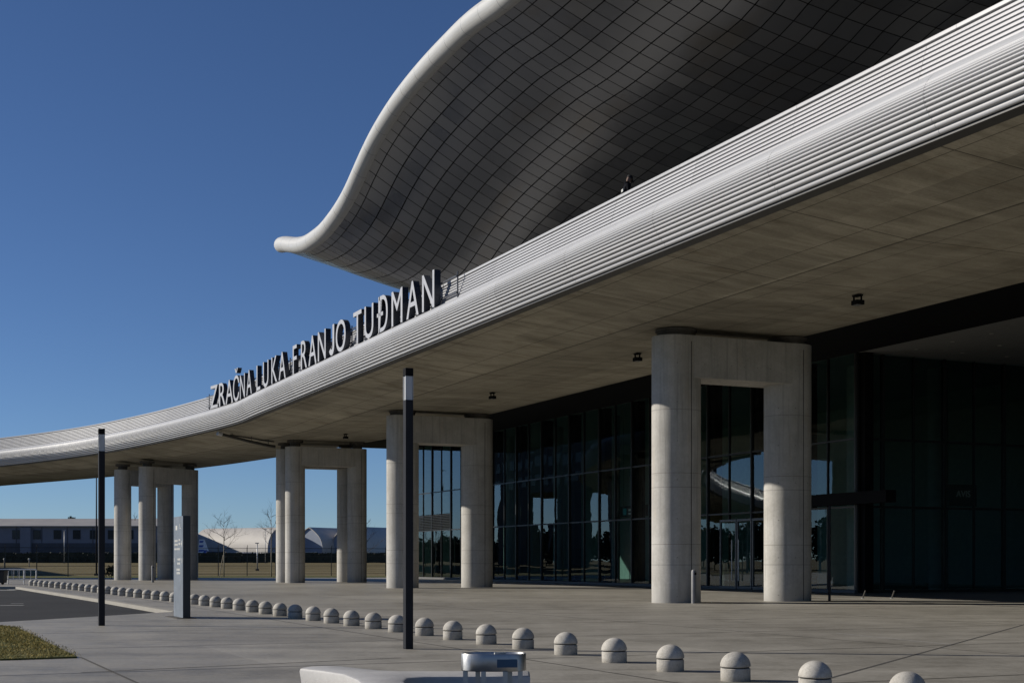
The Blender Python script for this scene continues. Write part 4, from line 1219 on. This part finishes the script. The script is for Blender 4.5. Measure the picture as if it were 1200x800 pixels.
# hangars (barrel roofs)
def barrel(name, label, loc, rz, half, rise, wallh, length, group, gable=True, point=.15):
    t = thing(name, label, 'hangar', loc, rz, group)
    prof = []
    for i in range(17):
        a = math.pi * i / 16; x = -half * math.cos(a); z = wallh + rise * (math.sin(a) ** .85)
        z += point * rise * max(0, 1 - abs(x) / (half * .5)); prof.append((x, z))
    m = MB(); ks = [m.add([(x, y, z) for x, z in prof] + [(x * 1.01, y, z + .18) for x, z in prof]) for y in (-.3, length + .3)]
    for q in range(16):
        m.face((ks[0] + 17 + q, ks[0] + 18 + q, ks[1] + 18 + q, ks[1] + 17 + q)); m.face((ks[0] + q, ks[1] + q, ks[1] + q + 1, ks[0] + q + 1))
        m.face((ks[0] + q, ks[0] + q + 1, ks[0] + 18 + q, ks[0] + 17 + q)); m.face((ks[1] + q, ks[1] + 17 + q, ks[1] + 18 + q, ks[1] + q + 1))
    m.build('roof', M['hangroof'], t, smooth=True, angle=30)
    for y in (0, length):
        m = MB(); k = m.add([(x, y, z - .02) for x, z in prof] + [(half, y, 0), (-half, y, 0)]); m.face([k + i for i in range(19)])
        m.build('gable', M['hangwall'], t)
    for sx in (-1, 1):
        m = MB(); m.box((sx * (half - .1), length / 2, wallh / 2), (.2, length - .2, wallh))
        m.build('side_wall', M['hangbase'], t)
    m = MB(); m.box((0, -.05, wallh * .55), (half * 1.1, .08, wallh * 1.1)); d = m.build('door', M['hangbase'], t)
    m = MB(); m.box((0, -.1, wallh * .55), (.08, .04, wallh)); m.build('seam', M['bband'], d)
    return t
D = 360; half = 7.0
# long one: axis to the right; local y axis -> heading
barrel('arched_hangar', 'long white arched hangar seen from its side beyond the fence', (fx(330, 345), 345, 1.35), R(58), 5.5, fh(620, D) - 1.35 - 2.4, 2.4, 25, 'arched hangars across the airfield', point=0)
D = 345
barrel('arched_hangar', 'pointed arch hangar with blue grey gable, left of the pair', (fx(362.5, D), D, 1.35), R(-30), fx(383, D) - fx(362.5, D), fh(622, D) - 1.35 - 2.4, 2.4, 26, 'arched hangars across the airfield')
barrel('arched_hangar', 'pointed arch hangar with blue grey gable, right of the pair', (fx(405, D), D, 1.35), R(-30), fx(383, D) - fx(362.5, D), fh(621, D) - 1.35 - 2.4, 2.4, 26, 'arched hangars across the airfield')

# aircraft, mostly behind the hedge
D = 335
ac = thing('airliner', 'parked airliner with blue and white tail behind the hedge', 'aircraft', (fx(237, D) , D, 1.35), R(8))
m = MB(); m.tube([(-1.5, 0, 2.0), (0, 0, 1.8), (3, 0, 1.5), (9, 0, 1.4), (13, 0, 1.4), (14.6, 0, 1.2)], [.15, .5, .95, 1.1, 1.0, .2], 14); m.build('fuselage', M['planewhite'], ac, smooth=True)
def fin(mb, pts, y0=0, th=.14):
    k = mb.add([(x, y0 - th / 2, z) for x, z in pts] + [(x, y0 + th / 2, z) for x, z in pts]); n = len(pts)
    mb.face([k + i for i in range(n)]); mb.face([k + n + i for i in reversed(range(n))])
    for i in range(n): mb.face((k + i, k + (i + 1) % n, k + n + (i + 1) % n, k + n + i))
m = MB(); fin(m, [(-1.1, 2.0), (1.9, 2.0), (.5, 5.6), (-.7, 5.6)]); fo = m.build('tail_fin', M['planewhite'], ac)
m = MB()
for z in (2.6, 3.7, 4.8): fin(m, [(-1.0 + (z - 2) * .1, z), (.1 + (z - 2) * .0, z), (.4, z + .5), (-.9 + (z - 2) * .1, z + .5)], 0, .17)
fin(m, [(.4, 2.2), (1.5, 2.2), (1.2, 3.0), (.2, 3.0)], 0, .17)
m.build('livery', M['planeblue'], fo)
m = MB(); m.box((0, 0, 2.1), (1.2, 5, .12)); m.build('tailplane', M['planewhite'], ac); m = MB(); m.box((7, 0, 1.2), (2.0, 18, .2)); m.build('wing', M['planewhite'], ac)
m = MB()
for q in ((5, -1), (5, 1), (12.5, 0)): m.tube([(q[0], q[1], 0), (q[0], q[1], 1.0)], .12, 6); m.tube([(q[0], q[1] - .15, .3), (q[0], q[1] + .15, .3)], .32, 10)
m.build('landing_gear', M['black'], ac)
# bus by the hangar
D = 320
M['navy'] = simple('bus_navy', (.012, .02, .05), .4)
bu = thing('airside_bus', 'dark blue airside bus parked left of the long white hangar', 'bus', (fx(254, D), D, 1.3))
m = MB(); m.box((0, 0, 1.55), (4.4, 2.4, 2.2)); m.build('body', M['navy'], bu, bevel=.2)
m = MB(); m.box((0, -1.21, 1.9), (4.0, .03, .8)); m.build('window', M['bwin'], bu)
for sx in (-1.6, 1.6):
    m = MB(); m.tube([(sx, -1.25, .45), (sx, -.9, .45)], .45, 14); m.build('wheel', M['black'], bu)

# stand-in office block, unseen; added to darken the sky mirrored in the glass
ob = thing('stand_in_block', 'dark stand-in office block with two open passages mirrored in the glass facade', 'building', P(242, -38, -.2))
for (a, b_, z0, z1, v0_, nm) in ((206, 276, 15.5, 28, -42, 'upper_floors'), (258.5, 276, -.2, 15.5, -31.2, 'stair_core'), (232, 247.5, -.2, 15.5, -31.2, 'stair_core'), (207, 221.5, -.2, 15.5, -31.2, 'stair_core')):
    m = MB(); rbox(m, a, b_, v0_, -30, z0, z1); m.build(nm, M['office'], ob, world=True)
for k in range(3):
    for q in range(16):
        u0_ = 208 + q * 4.2
        m = MB(); rbox(m, u0_, u0_ + 2.6, -30.02, -29.9, 17 + k * 3.7, 19 + k * 3.7); m.build('window', M['bwin'], ob, world=True)
# wooded edge across the access road, behind the photographer, mirrored in the facade
rng = random.Random(77); wood = MB(); trunks = []
for i in range(84):
    uu_ = 180 + i * 3.0 + rng.uniform(-1, 1); q = P(uu_, -62 + rng.uniform(-9, 9)); cl_n = noise.noise((i * .23, 3.3, 0)); Hh = 8.5 * rng.uniform(.75, 1.15); wr = rng.uniform(2.6, 4.0)
    wood.tube([(q.x, q.y, -.2), (q.x, q.y, Hh * .7)], [.16, .05], 5)
    for k in range(700):
        d = Vector((rng.gauss(0, 1), rng.gauss(0, 1), rng.gauss(0, 1))).normalized() * rng.uniform(.3, 1)
        p = Vector((q.x, q.y, Hh * .58)) + Vector((d.x * wr, d.y * wr, d.z * Hh * .42)); a = Vector((rng.gauss(0, 1), rng.gauss(0, 1), rng.gauss(0, 1))).normalized() * .34; b = a.orthogonal() * .8
        kk = wood.add([p + a, p + b, p - a, p - b]); wood.face((kk, kk + 1, kk + 2, kk + 3))
o = wood.build('woodland', M['needle']); tag(o, 'dark wooded edge across the access road reflected in the glass', 'woodland', kind='stuff')
for i, (u_, v_) in enumerate(((151, -25), (170, -25), (205, -25))):
    q = P(u_, v_); t = thing('street_lamp', 'tall twin armed street lamp across the road mirrored in the facade glass', 'street lamp', (q.x, q.y, -.2), 0, 'twin armed street lamps across the road')
    m = MB(); m.tube([(0, 0, 0), (0, 0, 10)], [.12, .07], 8); m.build('pole', M['galv'], t)
    for sx in (-1, 1):
        m = MB(); m.tube([(0, 0, 9.7), (sx * .8, 0, 10.3), (sx * 2.2, 0, 10.5)], .05, 6); a_ = m.build('arm', M['galv'], t)
        m = MB(); m.box((sx * 2.5, 0, 10.5), (.8, .3, .12)); m.build('lamp_head', M['galv'], t)

# masts and thin poles
def mast(x, yb, ytop, label, r=.1, mat='lamp', D=None, arm=0):
    D = D or (CAMH + .1) * F_PX / (yb - HOR)
    z0 = ground_z(D) if D > 160 else -.1
    H = fh(ytop, D) - z0
    t = thing('light_mast', label, 'mast', (fx(x, D), D, z0), 0, 'thin masts around the airfield')
    m = MB(); m.tube([(0, 0, -.1), (0, 0, H)], [r, r * .6], 8); m.build('shaft', M[mat], t, smooth=True)
    m = MB(); m.box((0, 0, .12), (r * 4, r * 4, .25)); m.build('base', M['bearing'], t)
    m = MB(); m.box((.0 + arm, -.15, H), (.5, .35, .12)); m.build('lamp_head', M[mat], t)
    return t
mast(113, 673.7, 540, 'thin dark mast close behind the left lamp post', .11)
mast(75.3, 0, 621, 'thin pale mast in front of the long shed', .09, 'galv', D=290)
mast(301.5, 671, 636, 'short grey mast at the fence in front of the white hangar', .11, 'galv')
mast(311, 0, 620, 'slim grey mast before the right half of the white hangar', .07, 'galv', D=290)
# small signs and marker lights in the field
for x, y, lb in ((5, 660.5, 'left one of two small white marker lights in the dry field'), (34, 660, 'right one of two small white marker lights in the dry field')):
    D = 230; t = thing('marker_light', lb, 'marker light', (fx(x, D), D, ground_z(D)), 0, 'field marker lights')
    m = MB(); m.tube([(0, 0, 0), (0, 0, 1.2)], .09, 8); m.build('post', M['barkpale'], t); m = MB(); m.lathe([(0, 1.2), (.16, 1.2), (.18, 1.35), (.12, 1.48), (0, 1.5)], 12); m.build('head', M['patch'], t)
# railings at the far left
def railing(label):
    t = thing('crowd_barrier', label, 'barrier', group='white tubular barriers at the far left')
    Wd, Hh = 2.0, 1.05
    for sx in (-1, 1):
        m = MB(); m.tube([(sx * Wd / 2, 0, 0), (sx * Wd / 2, 0, Hh)], .045, 8); m.build('leg', M['railwhite'], t)
    m = MB(); m.tube([(-Wd / 2, 0, Hh), (Wd / 2, 0, Hh)], .045, 8); m.build('top_rail', M['railwhite'], t)
    m = MB(); m.tube([(-Wd / 2, 0, .35), (Wd / 2, 0, .35)], .03, 8)
    for i in range(1, 5): m.tube([(-Wd / 2 + i * Wd / 5, 0, .35), (-Wd / 2 + i * Wd / 5, 0, Hh)], .02, 6)
    m.build('infill', M['railwhite'], t)
    return t
ra = railing('left one of two white tubular barriers beyond the bollard row')
g = gp(10.5, 684.3); ra.location = (g[0], g[1], 0); ra.rotation_euler = (0, 0, .35)
g = gp(26, 684); dup(ra, (g[0], g[1], 0), .35, 'right one of two white tubular barriers beyond the bollard row', scale=(.95, 1, 1))
g = gp(2, 684.5)
t = thing('waste_container', 'dark lidded waste container at the far left edge', 'container', (g[0] - .3, g[1] + .3, 0))
m = MB(); m.prism([(-.5, -.4), (.5, -.4), (.5, .4), (-.5, .4)], .12, .95, taper=[(-.42, -.34), (.42, -.34), (.42, .34), (-.42, .34)]); m.build('body', M['bag'], t, bevel=.03)
m = MB(); m.prism([(-.54, -.44), (.54, -.44), (.54, .44), (-.54, .44)], .955, 1.03); m.build('lid', M['bag'], t, bevel=.03)
for sx in (-.35, .35):
    m = MB(); m.tube([(sx, -.3, .1), (sx, -.22, .1)], .1, 10); m.build('wheel', M['black'], t)
# low shrub next to the far pier
sb = leafy(fx(130, 128), 128, -.1, 1.1, 1.4, 'low dark shrub beside the farthest pier pair', 21, 500, 'low_shrub', .09); sb['category'] = 'shrub'

# ------------------------------------------------------------------ person at the upper parapet
def skin_mesh(name, verts, edges, radii, mat, parent, sub=2):
    me = bpy.data.meshes.new(name); me.from_pydata(verts, edges, []); o = bpy.data.objects.new(name, me); C.objects.link(o)
    md = o.modifiers.new('Skin', 'SKIN'); md.use_smooth_shade = True
    lay = me.skin_vertices[0] if me.skin_vertices else None
    for i, r in enumerate(radii): lay.data[i].radius = (r, r) if not isinstance(r, tuple) else r
    lay.data[0].use_root = True
    s = o.modifiers.new('Sub', 'SUBSURF'); s.levels = sub; s.render_levels = sub
    bpy.context.view_layer.update()
    nm = bpy.data.meshes.new_from_object(o.evaluated_get(bpy.context.evaluated_depsgraph_get()))
    bpy.data.objects.remove(o); nm.name = name; nm.materials.clear(); nm.materials.append(mat)
    for p in nm.polygons: p.use_smooth = True
    o = bpy.data.objects.new(name, nm); C.objects.link(o); o.parent = parent; return o
xp = 733.0
dperson = F_PX * 22.42 / (C_ * (xp + 120)); up_ = dperson / C_ - 22.42 * S_ / C_
pp = P(up_, 22.42, 11.2 + CAMH)
per = thing('person', 'person in a dark jacket and black cap walking behind the upper parapet', 'person', pp, .25)
# local +x = forward (towards -u), +y = left of walker (-> outward / -v side?), z up
V_ = [(0, 0, .98), (.02, 0, 1.12), (.03, 0, 1.28), (.04, 0, 1.42), (.05, 0, 1.52), (.075, 0, 1.60),            # pelvis..neck 0-5
      (.02, .11, .93), (.14, .11, .52), (.10, .11, .10), (.22, .12, .05),                                     # left leg 6-9
      (-.02, -.11, .93), (-.02, -.11, .52), (-.22, -.11, .14), (-.13, -.12, .05),                             # right leg 10-13
      (.03, .20, 1.43), (-.03, .26, 1.18), (.12, .25, .96), (.19, .24, .90),                                  # left arm 14-17
      (.03, -.20, 1.43), (.02, -.27, 1.17), (.20, -.24, 1.02), (.27, -.22, .98)]                              # right arm
E_ = [(0, 1), (1, 2), (2, 3), (3, 4), (4, 5), (0, 6), (6, 7), (7, 8), (8, 9), (0, 10), (10, 11), (11, 12), (12, 13), (3, 14), (14, 15), (15, 16), (16, 17), (3, 18), (18, 19), (19, 20), (20, 21)]
Rr = [(.15, .12), (.145, .12), (.16, .13), (.15, .12), .065, .06, .10, .068, .048, .045, .10, .068, .048, .045, .075, .055, .043, .04, .075, .055, .043, .04]
body = skin_mesh('body', V_, E_, Rr, M['jacket'], per)
# head, looking down and forward
hm = MB(); 
prf = [(0, -.13), (.045, -.125), (.065, -.09), (.078, -.03), (.082, .03), (.075, .08), (.05, .115), (0, .13)]
hm.lathe(prf, 20)
hv = []
for q in hm.v:
    x, y, z = q[0] * 1.18, q[1] * .95, q[2]
    if x > .05 and -.03 < z < .02 and abs(y) < .03: x += .022      # nose
    if x > .05 and .025 < z < .05: x -= .006
    hv.append((x, y, z))
hm.v = hv
for sy in (-1, 1): hm.box((0.0, sy * .08, -.01), (.03, .015, .055))
mt = Matrix.Translation((.13, .0, 1.68)) @ Matrix.Rotation(R(25), 4, 'Z') @ Matrix.Rotation(R(30), 4, 'Y')
hm.v = [tuple(mt @ Vector(q)) for q in hm.v]; hd_ = hm.build('head', M['skin'], per, smooth=True)
cm = MB(); cm.lathe([(.098, .03), (.103, .075), (.09, .125), (.05, .15), (0, .155)], 20); cm.v = [(q[0] * 1.1, q[1], q[2]) for q in cm.v]
k = cm.add([(.08, -.07, .04), (.19, -.055, .02), (.205, 0, .02), (.19, .055, .02), (.08, .07, .04), (.08, -.07, .055), (.19, -.055, .032), (.205, 0, .032), (.19, .055, .032), (.08, .07, .055)])
cm.face([k + i for i in range(5)]); cm.face([k + 5 + i for i in reversed(range(5))])
for i in range(5): cm.face((k + i, k + (i + 1) % 5, k + 5 + (i + 1) % 5, k + 5 + i))
cm.v = [tuple(mt @ Vector(q)) for q in cm.v]; cm.build('cap', M['cap'], per, smooth=True, angle=40)
cl_ = MB(); cl_.lathe([(.085, 0), (.095, .05), (.085, .09)], 18, (.045, 0, 1.50)); cl_.build('collar', M['jacket'], per, smooth=True)
pa = MB(); pa.box((-.118, -.03, 1.28), (.03, .17, .09)); pa.build('back_patch', M['patch'], per)
for sy, base in ((1, (.19, .24, .90)), (-1, (.27, -.22, .98))):
    vs = [base]; es = []; rs = [.034]
    vs.append((base[0] + .05, base[1], base[2] - .05)); es.append((0, 1)); rs.append(.036)
    for f in range(4):
        b = len(vs); oy = (f - 1.5) * .022
        ln = (.07, .08, .076, .06)[f]
        vs += [(base[0] + .085, base[1] + oy, base[2] - .09), (base[0] + .095, base[1] + oy, base[2] - .09 - ln * .5), (base[0] + .085, base[1] + oy, base[2] - .09 - ln)]
        es += [(1, b), (b, b + 1), (b + 1, b + 2)]; rs += [.010, .009, .008]
    b = len(vs); vs += [(base[0] + .06, base[1] - sy * .045, base[2] - .06), (base[0] + .085, base[1] - sy * .055, base[2] - .1)]; es += [(0, b), (b, b + 1)]; rs += [.012, .010]
    skin_mesh('hand', vs, es, rs, M['skin'], per, 1)

# ------------------------------------------------------------------ world, sun, camera
SUN_EL = 25.0
to_sun = Vector((-1.0, .178, 0)).normalized()
el = R(SUN_EL); sd = Vector((to_sun.x * math.cos(el), to_sun.y * math.cos(el), math.sin(el)))
wd = bpy.data.worlds.new('World'); sc.world = wd; wd.use_nodes = True
nt = wd.node_tree; nt.nodes.clear()
sky = nt.nodes.new('ShaderNodeTexSky'); sky.sky_type = 'NISHITA'; sky.sun_disc = False
sky.sun_elevation = el; sky.sun_rotation = math.atan2(to_sun.x, to_sun.y) % (2 * math.pi)
sky.altitude = 100; sky.air_density = .7; sky.dust_density = .0; sky.ozone_density = 2.0
bg = nt.nodes.new('ShaderNodeBackground'); bg.inputs[1].default_value = .053
wo_ = nt.nodes.new('ShaderNodeOutputWorld'); wb = nt.nodes.new('ShaderNodeMix'); wb.data_type = 'RGBA'; wb.blend_type = 'MULTIPLY'; wb.inputs[0].default_value = 1; wb.inputs[7].default_value = (.86, 1.08, 1.42, 1)
nt.links.new(sky.outputs[0], wb.inputs[6]); nt.links.new(wb.outputs[2], bg.inputs[0]); nt.links.new(bg.outputs[0], wo_.inputs[0])
sl = bpy.data.lights.new('sun', 'SUN'); sl.energy = 5.0; sl.angle = R(.53); sl.color = (1.0, .935, .825)
so = bpy.data.objects.new('sun', sl); C.objects.link(so); so.rotation_euler = sd.to_track_quat('Z', 'Y').to_euler(); so.location = (-60, 10, 60)
cam = bpy.data.cameras.new('camera'); cam.sensor_width = 36; cam.lens = 36 * F_PX / 1200; cam.shift_y = (HOR - 400) / 1200.0
cam.clip_end = 6000; cam.clip_start = .1
co = bpy.data.objects.new('camera', cam); C.objects.link(co); co.location = (0, 0, CAMH); co.rotation_euler = (math.pi / 2, 0, 0)
sc.camera = co
vs_ = sc.view_settings; vs_.view_transform = 'Standard'; vs_.look = 'None'; vs_.exposure = 0; vs_.gamma = 1; vs_.use_curve_mapping = False
cy = sc.cycles; cy.max_bounces = 8; cy.diffuse_bounces = 4; cy.glossy_bounces = 4; cy.transparent_max_bounces = 16; cy.caustics_reflective = False; cy.caustics_refractive = False
cy.use_denoising = True
